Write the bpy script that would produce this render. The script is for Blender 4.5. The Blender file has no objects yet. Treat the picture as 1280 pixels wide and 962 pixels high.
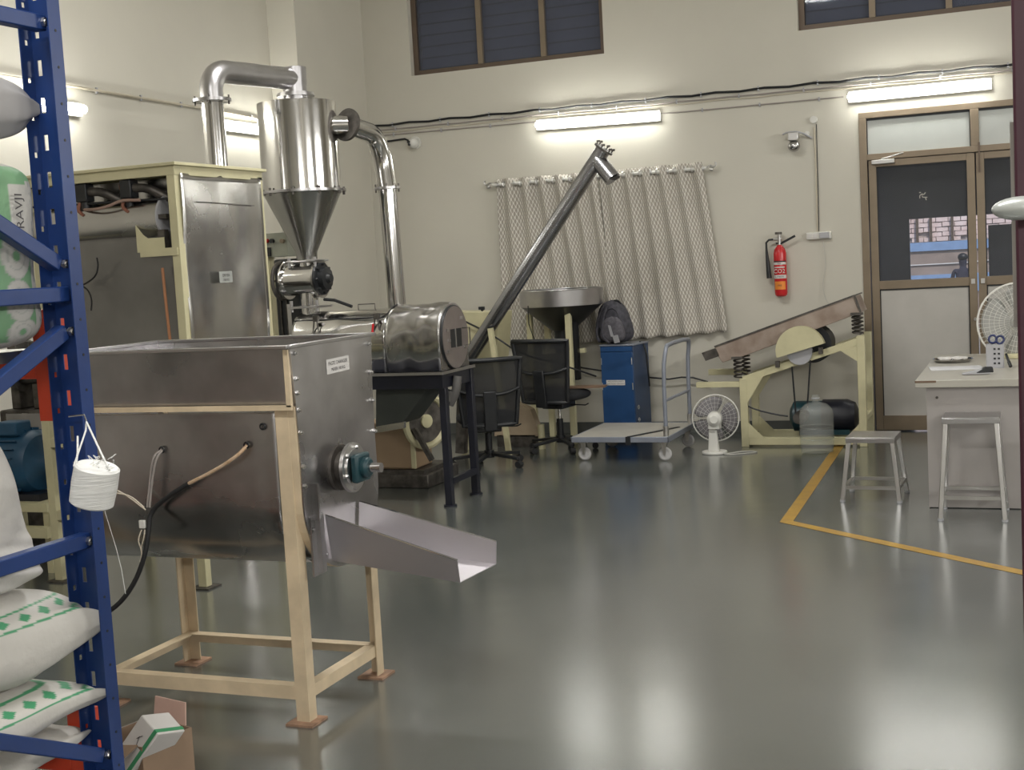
import bpy, math, random
from mathutils import Vector, Matrix, noise
R = math.radians
PI = math.pi
random.seed(7)
SC = bpy.context.scene
COL = SC.collection

# ------------------------------------------------------------------ camera
CH = 1.6
FPX, YAW, PIT, ROL = 1634.5, -.38256, -.09289, -.05614
_F = Vector((math.sin(YAW)*math.cos(PIT), math.cos(YAW)*math.cos(PIT), math.sin(PIT)))
_r = Vector((math.cos(YAW), -math.sin(YAW), 0)); _u = _r.cross(_F)
_c, _s = math.cos(ROL), math.sin(ROL)
_R = _r*_c + _u*_s; _U = _u*_c - _r*_s
cam_d = bpy.data.cameras.new('camera'); cam = bpy.data.objects.new('camera', cam_d); COL.objects.link(cam)
cam.matrix_world = Matrix(((_R.x, _U.x, -_F.x, 0), (_R.y, _U.y, -_F.y, 0), (_R.z, _U.z, -_F.z, CH), (0, 0, 0, 1)))
cam_d.sensor_width = 36; cam_d.lens = FPX/1280*36; cam_d.clip_start = .05; cam_d.clip_end = 200
SC.camera = cam

def P(px, py, X=None, Y=None, Z=None):
    """photo measurement -> world point on a known plane"""
    d = _F + _R*((px-640)/FPX) - _U*((py-481)/FPX)
    if X is not None: t = X/d.x
    elif Y is not None: t = Y/d.y
    else: t = (Z-CH)/d.z
    return Vector((0, 0, CH)) + d*t

# ------------------------------------------------------------------ world, view
w = bpy.data.worlds.new('world'); SC.world = w; w.use_nodes = True
wn = w.node_tree.nodes; bg = wn['Background']
sky = wn.new('ShaderNodeTexSky'); sky.sky_type = 'HOSEK_WILKIE'; sky.turbidity = 5; sky.sun_direction = (0.3, -.4, .85)
w.node_tree.links.new(sky.outputs[0], bg.inputs[0]); bg.inputs[1].default_value = 3.0
SC.view_settings.view_transform = 'Standard'; SC.view_settings.look = 'None'
SC.view_settings.gamma = 1; SC.view_settings.use_curve_mapping = False
SC.view_settings.exposure = 0.62

TUBE_E = 17.5
LAMPS = [  # (location, size_x, size_y, watts, aim, colour): unseen lamps added for hall light from right, behind and overhead
    ((3.3, 7.5, 2.85), 2.4, .12, 60, (-1, 0, -.1), (1, .985, .95)),
    ((3.3, 3.0, 2.85), 2.4, .12, 60, (-1, 0, -.1), (1, .985, .95)),
    ((2.0, -2.7, 2.85), 2.4, .12, 84, (0, 1, -.1), (1, .985, .95)),
    ((-2.9, 6.8, 4.5), 2.4, .25, 84, (0, 0, -1), (1, .985, .95)),
    ((-1.6, 1.2, 4.5), 2.4, .25, 86, (0, 0, -1), (1, .985, .95)),
]
sd = bpy.data.lights.new('sun', 'SUN'); sd.energy = 2.2; sd.angle = .02; sd.color = (1, .93, .86)
so = bpy.data.objects.new('sun', sd); COL.objects.link(so); so.location = (0, 8, 9); so.rotation_euler = Vector((-.3, .55, -.75)).to_track_quat('-Z', 'Y').to_euler()
for loc, sx, sy, e, aim, c in LAMPS:
    ld = bpy.data.lights.new('unseen_lamp', 'AREA'); ld.shape = 'RECTANGLE'; ld.size = sx; ld.size_y = sy; ld.energy = e; ld.color = c
    lo = bpy.data.objects.new('unseen_lamp', ld); COL.objects.link(lo); lo.location = loc
    lo.rotation_euler = Vector(aim).to_track_quat('-Z', 'Y').to_euler()

# ------------------------------------------------------------------ materials
def newmat(name):
    m = bpy.data.materials.new(name); m.use_nodes = True
    return m, m.node_tree.nodes, m.node_tree.links, m.node_tree.nodes['Principled BSDF']
def mat(name, col, rough=.5, metal=0, var=.08, scale=6, bump=0, bscale=40, spec=.5, col2=None, dirt=0, coat=0, stretch=None, rvar=0):
    m, N, L, b = newmat(name)
    b.inputs['Roughness'].default_value = rough; b.inputs['Metallic'].default_value = metal
    b.inputs['Specular IOR Level'].default_value = spec
    b.inputs['Coat Weight'].default_value = coat
    tc = N.new('ShaderNodeTexCoord'); mp = N.new('ShaderNodeMapping'); L.new(tc.outputs['Object'], mp.inputs[0])
    if stretch: mp.inputs['Scale'].default_value = stretch
    n = N.new('ShaderNodeTexNoise'); n.inputs['Scale'].default_value = scale; n.inputs['Detail'].default_value = 5
    L.new(mp.outputs[0], n.inputs['Vector'])
    r = N.new('ShaderNodeValToRGB'); L.new(n.outputs['Fac'], r.inputs[0])
    c2 = col2 or [min(1, x*(1+var)) for x in col]; c1 = [x*(1-var) for x in col] if not col2 else col
    r.color_ramp.elements[0].position = .35; r.color_ramp.elements[1].position = .65
    r.color_ramp.elements[0].color = (*c1, 1); r.color_ramp.elements[1].color = (*c2, 1)
    L.new(r.outputs[0], b.inputs['Base Color'])
    if rvar:
        mr = N.new('ShaderNodeMapRange'); mr.inputs['To Min'].default_value = rough-rvar; mr.inputs['To Max'].default_value = rough+rvar
        mr.inputs['From Min'].default_value = .3; mr.inputs['From Max'].default_value = .7
        L.new(n.outputs['Fac'], mr.inputs[0]); L.new(mr.outputs[0], b.inputs['Roughness'])
    if bump:
        n2 = N.new('ShaderNodeTexNoise'); n2.inputs['Scale'].default_value = bscale; n2.inputs['Detail'].default_value = 3
        L.new(mp.outputs[0], n2.inputs['Vector'])
        bp = N.new('ShaderNodeBump'); bp.inputs['Strength'].default_value = 1; bp.inputs['Distance'].default_value = bump
        L.new(n2.outputs['Fac'], bp.inputs['Height']); L.new(bp.outputs[0], b.inputs['Normal'])
    return m
def emis(name, col, s):
    m, N, L, b = newmat(name); b.inputs['Base Color'].default_value = (.8, .8, .8, 1)
    b.inputs['Emission Color'].default_value = (*col, 1); b.inputs['Emission Strength'].default_value = s; return m
def glass(name, tint, alpha, rough=.03, base=None):
    m, N, L, b = newmat(name)
    t = N.new('ShaderNodeBsdfTransparent'); t.inputs[0].default_value = (*tint, 1)
    b.inputs['Base Color'].default_value = (*(base or [x*.4 for x in tint]), 1); b.inputs['Roughness'].default_value = rough
    mx = N.new('ShaderNodeMixShader'); mx.inputs[0].default_value = alpha
    L.new(t.outputs[0], mx.inputs[1]); L.new(b.outputs[0], mx.inputs[2]); L.new(mx.outputs[0], N['Material Output'].inputs[0]); return m

WALL = mat('cream_wall_paint', (.565, .54, .47), .75, var=.025, scale=1.2, bump=.0006, bscale=60)
CEIL = mat('ceiling_paint', (.68, .66, .60), .8, var=.02)
BASEB = mat('grey_skirting', (.10, .105, .10), .4, var=.1)
STEEL = mat('stainless_sheet', (.50, .49, .48), .24, 1, var=.10, scale=3, bump=.004, bscale=2.2, rvar=.08)
STEELD = mat('stained_stainless', (.46, .45, .455), .30, 1, var=.34, scale=1.9, bump=.006, bscale=2.5, rvar=.09)
STEELP = mat('polished_stainless', (.62, .61, .60), .12, 1, var=.04, bump=.0008, bscale=6)
STEELB = mat('brushed_stainless', (.52, .51, .52), .30, 1, var=.05, scale=9)
TUBEM = mat('matt_steel_tube', (.36, .36, .38), .27, 1, var=.08)
ALU = mat('aluminium', (.60, .59, .58), .30, 1, var=.05)
CREAM = mat('cream_enamel', (.56, .52, .33), .45, var=.06, scale=8)
CREAMT = mat('cream_primer', (.62, .50, .34), .55, var=.10, scale=10, bump=.0006)
DIRTY = mat('grimy_steel', (.11, .10, .09), .5, .7, var=.4, scale=14, bump=.002)
NAVY = mat('rack_blue_paint', (.012, .038, .155), .38, var=.12, scale=5, bump=.0004)
ORANGE = mat('rack_orange_paint', (.60, .062, .025), .45, var=.08)
DNAVY = mat('dark_navy_frame', (.008, .009, .017), .4, var=.2)
BLACK = mat('black_plastic', (.010, .011, .013), .45, var=.2)
BFAB = mat('black_fabric', (.010, .011, .014), .9, var=.3, scale=60, bump=.001, bscale=200)
TEAL = mat('teal_motor_paint', (.009, .042, .052), .4, var=.2)
BLUEM = mat('blue_motor_paint', (.015, .07, .14), .45, var=.25)
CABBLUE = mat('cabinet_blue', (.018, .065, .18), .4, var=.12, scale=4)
WHITEP = mat('white_plastic', (.66, .65, .61), .4, var=.04)
GREYP = mat('grey_plastic', (.38, .38, .40), .5, var=.04)
WSACK = mat('white_sack', (.62, .60, .56), .65, var=.05, scale=18, bump=.003, bscale=14)
BRONZE = mat('brown_aluminium', (.235, .185, .13), .42, .35, var=.06)
DBRONZE = mat('dark_brown_aluminium', (.13, .095, .07), .45, .3, var=.06)
RUST = mat('worn_rusty_panel', (.26, .195, .155), .6, .2, scale=7, col2=(.38, .31, .26), bump=.001)
YELLOW = mat('yellow_floor_paint', (.42, .25, .035), .35, scale=12, col2=(.34, .20, .05))
RED = mat('extinguisher_red', (.50, .018, .022), .25, var=.05)
LABEL = mat('label_paper', (.62, .60, .58), .6, var=.03)
INK = mat('label_ink', (.05, .045, .05), .7)
GALV = mat('grey_tube_paint', (.25, .27, .32), .4, .3, var=.08)
PLAT = mat('platform_laminate', (.40, .38, .34), .45, var=.05)
DESKM = mat('desk_laminate', (.36, .335, .32), .5, var=.025)
DESKT = mat('desk_top_laminate', (.42, .40, .35), .3, var=.03)
WOOD = mat('plywood_brown', (.16, .10, .065), .6, var=.2)
MAROON = mat('maroon_door_paint', (.045, .010, .020), .45, var=.12, scale=3)
RUBBER = mat('black_rubber', (.012, .012, .013), .7)
GREYW = mat('grey_wheel', (.45, .44, .44), .5)
CABLEG = mat('grey_cable', (.30, .27, .25), .5)
CABLEC = mat('cream_wire', (.62, .55, .44), .5)
TAN = mat('tan_sleeving', (.48, .32, .19), .55, scale=40, col2=(.60, .45, .32))
TWINE = mat('white_twine', (.78, .78, .76), .4, var=.08, scale=80, stretch=(.1, .1, 3), bump=.0015, bscale=150)
GREENP = mat('green_print', (.05, .27, .12), .6)
PINK = mat('pink_card', (.60, .40, .33), .7)
CARD = mat('brown_card', (.26, .18, .12), .8)
BAGGREY = mat('grey_backpack', (.055, .054, .066), .85, var=.3, scale=30, bump=.001, bscale=80)
BAGLT = mat('light_grey_patch', (.33, .33, .35), .7)
CORDG = mat('cord_grey', (.5, .49, .45), .5)
MIRB = mat('bell_metal', (.45, .44, .44), .22, 1)
PANE_D = glass('tinted_window_glass', (.70, .73, .82), .2)
PANE_C = glass('clear_door_glass', (.92, .93, .95), .08)
FROST = mat('frosted_pane', (.50, .52, .50), .16, var=.02, spec=.6)
PANELW = mat('white_glossy_panel', (.50, .48, .45), .16, var=.03, spec=.6)
MESHM = glass('chair_mesh_fabric', (.8, .8, .8), .90, .8, (.010, .011, .013))
LOUV = mat('louvre_blade', (.17, .18, .23), .25, var=.05)
TUBE = emis('tube_glow', (1, 1, .93), TUBE_E)
BLUEH = mat('dark_blue_handle', (.02, .03, .11), .3)
CREAMBR = mat('cream_conduit', (.52, .47, .37), .6)
ASPH = mat('outside_ground', (.22, .20, .18), .8, var=.2)
DKPANEL = mat('dark_shutter', (.085, .085, .095), .5, var=.08)
DARKCL = mat('dark_clothes', (.03, .03, .05), .9)
SKIN = mat('skin', (.25, .14, .09), .6)
SKYB = mat('light_blue_paint', (.22, .33, .52), .6)
BROWNW = mat('brown_outer_wall', (.30, .235, .20), .8, var=.15, scale=3)
BRICK = mat('pinkish_brick', (.66, .50, .46), .8, scale=4, col2=(.80, .66, .62))
HEAP = mat('clear_bottle_plastic', (.5, .55, .52), .1)

# floor: glossy grey-green epoxy with scuffs and worn patches
def floor_mat():
    m, N, L, b = newmat('green_grey_epoxy')
    tc = N.new('ShaderNodeTexCoord')
    n = N.new('ShaderNodeTexNoise'); n.inputs['Scale'].default_value = .9; n.inputs['Detail'].default_value = 7; n.inputs['Roughness'].default_value = .6
    L.new(tc.outputs['Object'], n.inputs['Vector'])
    r = N.new('ShaderNodeValToRGB'); L.new(n.outputs['Fac'], r.inputs[0])
    r.color_ramp.elements[0].position = .3; r.color_ramp.elements[1].position = .72
    r.color_ramp.elements[0].color = (.068, .076, .070, 1); r.color_ramp.elements[1].color = (.098, .106, .100, 1)
    n2 = N.new('ShaderNodeTexNoise'); n2.inputs['Scale'].default_value = 9; n2.inputs['Detail'].default_value = 8
    mp = N.new('ShaderNodeMapping'); mp.inputs['Scale'].default_value = (.5, 1.6, 1); mp.inputs['Rotation'].default_value = (0, 0, .5)
    L.new(tc.outputs['Object'], mp.inputs[0]); L.new(mp.outputs[0], n2.inputs['Vector'])
    r2 = N.new('ShaderNodeValToRGB'); L.new(n2.outputs['Fac'], r2.inputs[0])
    r2.color_ramp.elements[0].position = .62; r2.color_ramp.elements[1].position = .85
    mx = N.new('ShaderNodeMixRGB'); mf = N.new('ShaderNodeMath'); mf.operation = 'MULTIPLY'; mf.inputs[1].default_value = .15; L.new(r2.outputs[0], mf.inputs[0]); L.new(mf.outputs[0], mx.inputs[0]); L.new(r.outputs[0], mx.inputs[1]); mx.inputs[2].default_value = (.10, .105, .09, 1)
    L.new(mx.outputs[0], b.inputs['Base Color'])
    mr = N.new('ShaderNodeMapRange'); mr.inputs['To Min'].default_value = .14; mr.inputs['To Max'].default_value = .30
    L.new(n.outputs['Fac'], mr.inputs[0]); L.new(mr.outputs[0], b.inputs['Roughness'])
    b.inputs['Specular IOR Level'].default_value = .9; b.inputs['Coat Weight'].default_value = .65; b.inputs['Coat Roughness'].default_value = .19; b.inputs['Coat IOR'].default_value = 1.6
    n3 = N.new('ShaderNodeTexNoise'); n3.inputs['Scale'].default_value = 2.5; L.new(tc.outputs['Object'], n3.inputs['Vector'])
    bp = N.new('ShaderNodeBump'); bp.inputs['Distance'].default_value = .003; L.new(n3.outputs['Fac'], bp.inputs['Height']); L.new(bp.outputs[0], b.inputs['Normal'])
    return m
FLOOR = floor_mat()

def curtain_mat():
    m, N, L, b = newmat('ogee_print_curtain'); b.inputs['Roughness'].default_value = .85
    uv = N.new('ShaderNodeUVMap'); sp = N.new('ShaderNodeSeparateXYZ'); L.new(uv.outputs[0], sp.inputs[0])
    def mth(op, a, bb=None):
        n = N.new('ShaderNodeMath'); n.operation = op
        for i, v in enumerate((a, bb)):
            if v is None: continue
            if isinstance(v, (int, float)): n.inputs[i].default_value = v
            else: L.new(v, n.inputs[i])
        return n.outputs[0]
    cx = mth('COSINE', mth('MULTIPLY', sp.outputs[0], 2*PI/.042)); cy = mth('COSINE', mth('MULTIPLY', sp.outputs[1], 2*PI/.066))
    s = mth('ABSOLUTE', mth('ADD', mth('MULTIPLY', cx, 1.2), cy))
    line = mth('LESS_THAN', s, .55)
    nz = N.new('ShaderNodeTexNoise'); nz.inputs['Scale'].default_value = 9; L.new(uv.outputs[0], nz.inputs['Vector'])
    mx = N.new('ShaderNodeMixRGB'); L.new(mth('MULTIPLY', line, mth('ADD', nz.outputs[0], .45)), mx.inputs[0])
    mx.inputs[1].default_value = (.36, .33, .285, 1); mx.inputs[2].default_value = (.70, .67, .61, 1)
    L.new(mx.outputs[0], b.inputs['Base Color']); return m
CURT = curtain_mat()
def vcol_mat():
    m, N, L, b = newmat('printed_woven_sack'); b.inputs['Roughness'].default_value = .55
    a = N.new('ShaderNodeVertexColor'); a.layer_name = 'Print'; L.new(a.outputs[0], b.inputs['Base Color'])
    n2 = N.new('ShaderNodeTexNoise'); n2.inputs['Scale'].default_value = 16; n2.inputs['Detail'].default_value = 4
    tc = N.new('ShaderNodeTexCoord'); L.new(tc.outputs['Object'], n2.inputs['Vector'])
    bp = N.new('ShaderNodeBump'); bp.inputs['Distance'].default_value = .006; L.new(n2.outputs['Fac'], bp.inputs['Height']); L.new(bp.outputs[0], b.inputs['Normal'])
    return m
SACK = vcol_mat()

# ------------------------------------------------------------------ mesh builder
def frame_of(d):
    d = Vector(d).normalized(); a = Vector((0, 0, 1)) if abs(d.z) < .95 else Vector((1, 0, 0))
    x = a.cross(d).normalized(); return x, d.cross(x).normalized(), d
class MB:
    def __init__(s): s.v = []; s.f = []; s.uv = None; s.col = None
    def add(s, vs, fs):
        o = len(s.v); s.v += [Vector(v) for v in vs]; s.f += [tuple(i+o for i in f) for f in fs]; return s
    def box(s, x0, x1, y0, y1, z0, z1):
        return s.add([(x0,y0,z0),(x1,y0,z0),(x1,y1,z0),(x0,y1,z0),(x0,y0,z1),(x1,y0,z1),(x1,y1,z1),(x0,y1,z1)],
                     [(0,3,2,1),(4,5,6,7),(0,1,5,4),(1,2,6,5),(2,3,7,6),(3,0,4,7)])
    def cbox(s, c, sz, M=None):
        M = M or Matrix.Identity(3); c = Vector(c); q = []
        for z in (-.5, .5):
            for x, y in ((-.5,-.5),(.5,-.5),(.5,.5),(-.5,.5)): q.append(c + M @ Vector((x*sz[0], y*sz[1], z*sz[2])))
        return s.add(q, [(0,3,2,1),(4,5,6,7),(0,1,5,4),(1,2,6,5),(2,3,7,6),(3,0,4,7)])
    def beam(s, a, b, w, h, up=(0, 0, 1)):
        a = Vector(a); b = Vector(b); d = (b-a).normalized(); up = Vector(up)
        if abs(d.dot(up)) > .98: up = Vector((0, 1, 0))
        x = d.cross(up).normalized(); u = x.cross(d).normalized()
        q = [p + x*(i*w/2) + u*(j*h/2) for p in (a, b) for i, j in ((-1,-1),(1,-1),(1,1),(-1,1))]
        return s.add(q, [(0,1,2,3),(7,6,5,4),(0,4,5,1),(1,5,6,2),(2,6,7,3),(3,7,4,0)])
    def lathe(s, p, d, prof, n=24, cap=True):
        x, y, d = frame_of(d); p = Vector(p); q = []; fs = []
        for t, r in prof:
            for k in range(n):
                a = 2*PI*k/n; q.append(p + d*t + x*(r*math.cos(a)) + y*(r*math.sin(a)))
        for i in range(len(prof)-1):
            for k in range(n): fs.append((i*n+k, i*n+(k+1)%n, (i+1)*n+(k+1)%n, (i+1)*n+k))
        if cap: fs.append(tuple(range(n-1, -1, -1))); fs.append(tuple((len(prof)-1)*n+k for k in range(n)))
        return s.add(q, fs)
    def cyl(s, a, b, r, r2=None, n=20, cap=True):
        a = Vector(a); b = Vector(b); return s.lathe(a, b-a, [(0, r), ((b-a).length, r if r2 is None else r2)], n, cap)
    def tube(s, pts, r, n=8, smooth=0):
        pts = [Vector(p) for p in pts]
        if smooth:
            for _ in range(smooth):
                q = [pts[0]]
                for i in range(len(pts)-1): q += [pts[i].lerp(pts[i+1], .25), pts[i].lerp(pts[i+1], .75)]
                pts = q + [pts[-1]]
        q = []; fs = []; up = None
        for i, p in enumerate(pts):
            d = (pts[min(i+1, len(pts)-1)] - pts[max(i-1, 0)]).normalized()
            if up is None: x, y, _ = frame_of(d)
            else: x = (up - d*up.dot(d)).normalized(); y = d.cross(x)
            up = x
            for k in range(n):
                a = 2*PI*k/n; q.append(p + x*(r*math.cos(a)) + y*(r*math.sin(a)))
        for i in range(len(pts)-1):
            for k in range(n): fs.append((i*n+k, i*n+(k+1)%n, (i+1)*n+(k+1)%n, (i+1)*n+k))
        fs.append(tuple(range(n-1, -1, -1))); fs.append(tuple((len(pts)-1)*n+k for k in range(n)))
        return s.add(q, fs)
    def prism(s, poly, vec):
        poly = [Vector(p) for p in poly]; vec = Vector(vec); n = len(poly)
        return s.add(poly + [p+vec for p in poly], [tuple(range(n-1, -1, -1)), tuple(range(n, 2*n))] + [(i, (i+1)%n, n+(i+1)%n, n+i) for i in range(n)])
    def ball(s, c, rx, ry=None, rz=None, n=16, m=10, M=None):
        ry = ry or rx; rz = rz or rx; M = M or Matrix.Identity(3); q = []; fs = []
        for i in range(m+1):
            t = PI*i/m
            for k in range(n):
                a = 2*PI*k/n; q.append(Vector(c) + M @ Vector((rx*math.sin(t)*math.cos(a), ry*math.sin(t)*math.sin(a), rz*math.cos(t))))
        for i in range(m):
            for k in range(n): fs.append((i*n+k, (i+1)*n+k, (i+1)*n+(k+1)%n, i*n+(k+1)%n))
        return s.add(q, fs)
    def grid(s, fn, nu, nv, closed=False):
        q = [fn(i/nu, j/nv) for i in range(nu+1) for j in range(nv + (0 if closed else 1))]; w = nv + (0 if closed else 1); fs = []
        for i in range(nu):
            for j in range(nv): fs.append((i*w+j, (i+1)*w+j, (i+1)*w+(j+1)%w, i*w+(j+1)%w))
        return s.add(q, fs)
    def torus(s, c, d, R_, r, n=24, m=8):
        x, y, d = frame_of(d); c = Vector(c)
        def fn(u, v):
            a = 2*PI*u; b = 2*PI*v; e = x*math.cos(a)+y*math.sin(a); return c + e*(R_ + r*math.cos(b)) + d*(r*math.sin(b))
        return s.grid(fn, n, m, True)

def world_inv(o):
    M = Matrix.Identity(4); c = []
    while o: c.append(o); o = o.parent
    for q in reversed(c): M = M @ q.matrix_basis
    return M.inverted()
def part(name, mb, m, parent=None, label=None, bevel=0, local=False, flat=False, solid=0, sub=0):
    """link the builder as ONE mesh object; coordinates are world unless local"""
    me = bpy.data.meshes.new(name); vs = mb.v
    if parent and not local:
        MI = world_inv(parent); vs = [MI @ v for v in vs]
    me.from_pydata([tuple(v) for v in vs], [], mb.f)
    me.validate(); me.materials.append(m)
    if not flat:
        me.polygons.foreach_set('use_smooth', [True]*len(me.polygons)); me.set_sharp_from_angle(angle=R(38))
    if mb.uv:
        ul = me.uv_layers.new(name='UVMap')
        for l in me.loops: ul.data[l.index].uv = mb.uv[l.vertex_index]
    if mb.col:
        ca = me.color_attributes.new('Print', 'FLOAT_COLOR', 'POINT')
        for i, c in enumerate(mb.col): ca.data[i].color = (*c, 1)
    me.update()
    o = bpy.data.objects.new(name, me); COL.objects.link(o)
    if parent: o.parent = parent
    if label: o['label'] = label
    if solid: md = o.modifiers.new('solid', 'SOLIDIFY'); md.thickness = solid; md.offset = 0
    if bevel: md = o.modifiers.new('bevel', 'BEVEL'); md.width = bevel; md.segments = 2; md.limit_method = 'ANGLE'
    if sub: md = o.modifiers.new('sub', 'SUBSURF'); md.levels = sub; md.render_levels = sub
    return o
def thing(name, label, cat, loc=(0, 0, 0), rz=0, group=None):
    o = bpy.data.objects.new(name, None); COL.objects.link(o); o.location = loc; o.rotation_euler = (0, 0, rz)
    o.matrix_basis = Matrix.Translation(Vector(loc)) @ Matrix.Rotation(rz, 4, 'Z')
    o.empty_display_size = .1; o['label'] = label; o['category'] = cat
    if group: o['group'] = group
    return o
def tag(o, label, cat, group=None):
    o['label'] = label; o['category'] = cat
    if group: o['group'] = group
    return o
def struct(o): o['kind'] = 'structure'; return o
def sroot(name, loc=(0, 0, 0)):
    o = bpy.data.objects.new(name, None); COL.objects.link(o); o.location = loc; o.matrix_basis = Matrix.Translation(Vector(loc)); o['kind'] = 'structure'; return o
def copy_tree(o, parent=None):
    c = o.copy(); COL.objects.link(c); c.parent = parent
    for ch in list(o.children): copy_tree(ch, c)
    return c
def text_mb(txt, size, origin, xdir, ydir, depth=.0008):
    cu = bpy.data.curves.new('t', 'FONT'); cu.body = txt; cu.size = size; cu.align_x = 'CENTER'; cu.align_y = 'CENTER'; cu.resolution_u = 2
    o = bpy.data.objects.new('t', cu); COL.objects.link(o)
    me = bpy.data.meshes.new_from_object(o.evaluated_get(bpy.context.evaluated_depsgraph_get()))
    X = Vector(xdir).normalized(); Yv = Vector(ydir).normalized(); Z = X.cross(Yv); mb = MB()
    mb.add([Vector(origin)+X*v.co.x+Yv*v.co.y+Z*depth for v in me.vertices], [tuple(p.vertices) for p in me.polygons])
    bpy.data.objects.remove(o); bpy.data.meshes.remove(me); return mb

exec_parts = []
YB = 11.39      # back wall
XL = -6.2       # left wall
XR = 3.5; YF = -3.0; ZC = 4.6

# ================================================================== SETTING
fl = struct(part('floor', MB().box(XL-.1, XR+.1, YF-.1, YB+.1, -.12, 0), FLOOR))
a1, a2 = P(1050, 556, Z=0), P(983, 652, Z=0); a3 = P(1290, 718, Z=0)
def strip(pts, wdt, mb, z=.0015):
    L_, R_ = [], []
    for i, p in enumerate(pts):
        d1 = (pts[i]-pts[i-1]).normalized() if i else None; d2 = (pts[i+1]-pts[i]).normalized() if i < len(pts)-1 else None
        n = Vector((0, 0, 0))
        for d in (d1, d2):
            if d: n += Vector((-d.y, d.x, 0))
        n.normalize(); k = wdt/2/max(.4, n.dot(Vector((-(d1 or d2).y, (d1 or d2).x, 0))))
        L_.append(Vector((p.x, p.y, z))+n*k); R_.append(Vector((p.x, p.y, z))-n*k)
    n = len(pts); return mb.add(L_+R_, [(i, i+1, n+i+1, n+i) for i in range(n-1)])
part('yellow_line', strip([a1, a2, a3], .075, MB()), YELLOW, fl, 'yellow painted safety line')
struct(part('ceiling', MB().box(XL-.1, XR+.1, YF-.1, YB+.1, ZC, ZC+.1), CEIL))
struct(part('wall_left', MB().box(XL-.12, XL, YF-.1, YB+.1, 0, ZC), WALL))
struct(part('wall_right', MB().box(XR, XR+.12, YF-.1, YB+.1, 0, ZC), WALL))
struct(part('wall_front', MB().box(XL, XR, YF-.12, YF, 0, ZC), WALL))
struct(part('wall_column', MB().box(XL, -5.92, 10.14, YB, 0, ZC), WALL, bevel=.004))
W1 = (-5.43, -3.52); W2 = (-1.81, .10); WZ = (3.41, 4.35); DX = (-1.335, .50); DZ = 2.68
wb = MB(); T0, T1 = YB, YB+.2
wb.box(XL, DX[0], T0, T1, 0, WZ[0]); wb.box(DX[1], XR, T0, T1, 0, WZ[0]); wb.box(DX[0], DX[1], T0, T1, DZ, WZ[0])
wb.box(XL, W1[0], T0, T1, WZ[0], WZ[1]); wb.box(W1[1], W2[0], T0, T1, WZ[0], WZ[1]); wb.box(W2[1], XR, T0, T1, WZ[0], WZ[1]); wb.box(XL, XR, T0, T1, WZ[1], ZC)
struct(part('wall_back', wb, WALL))
struct(part('baseboard_back', MB().box(-5.92, DX[0], YB-.015, YB, 0, .10), BASEB))
struct(part('baseboard_left', MB().box(XL, XL+.015, YF, 10.14, 0, .10), BASEB))

def hi_window(name, x0, x1, divs):
    r = sroot(name, ((x0+x1)/2, YB+.1, WZ[0])); y0, y1 = YB+.07, YB+.12
    fr = MB(); z0, z1 = WZ
    fr.box(x0, x1, y0, y1, z0, z0+.05); fr.box(x0, x1, y0, y1, z1-.05, z1); fr.box(x0, x0+.05, y0, y1, z0+.05, z1-.05); fr.box(x1-.05, x1, y0, y1, z0+.05, z1-.05)
    part('window_frame', fr, DBRONZE, r)
    xs = [x0+.05]+divs+[x1-.05]
    for d in divs: part('mullion', MB().box(d-.025, d+.025, y0-.012, y1, z0+.05, z1-.05), BRONZE, r)
    for i in range(len(xs)-1):
        a, b = xs[i]+.005, xs[i+1]-.005
        part('pane', MB().box(a, b, YB+.09, YB+.095, z0+.05, z1-.05), PANE_D, r)
        z = z0+.07
        while z < z1-.1:
            part('louvre', MB().prism([(a, YB+.13, z), (a, YB+.165, z+.10), (a, YB+.169, z+.10), (a, YB+.134, z)], (b-a, 0, 0)), LOUV, r); z += .105
    part('window_back', MB().box(x0, x1, YB+.19, YB+.2, z0, z1), DKPANEL, r)
hi_window('window_1', *W1, [-4.74, -4.115])
hi_window('window_2', *W2, [-1.205, -.60])

# ---- glazed double door
d1 = sroot('door_1', ((DX[0]+DX[1])/2, YB, 0)); y0, y1 = YB-.01, YB+.06
fr = MB(); x0, x1 = DX
fr.box(x0, x0+.06, y0, y1, 0, DZ-.05); fr.box(x1-.06, x1, y0, y1, 0, DZ-.05); fr.box(x0, x1, y0, y1, DZ-.05, DZ)
part('door_frame', fr, BRONZE, d1, bevel=.003)
part('transom_bar', MB().box(x0+.06, x1-.06, y0, y1, 2.285, 2.335), BRONZE, d1, bevel=.003)
part('transom_mullion', MB().box(-.455, -.39, y0, y1, 2.335, DZ-.05), BRONZE, d1, bevel=.003)
part('transom_pane', MB().box(x0+.06, -.455, YB+.02, YB+.028, 2.335, DZ-.05), FROST, d1)
part('transom_pane', MB().box(-.39, x1-.06, YB+.02, YB+.028, 2.335, DZ-.05), FROST, d1)
part('pane_gasket', MB().box(x0+.06, -.455, YB+.012, YB+.019, 2.612, 2.63).box(x0+.06, x0+.068, YB+.012, YB+.019, 2.335, 2.612).box(-.39, x1-.06, YB+.012, YB+.019, 2.612, 2.63).box(-.463, -.455, YB+.012, YB+.019, 2.335, 2.612), BLACK, d1)
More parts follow.
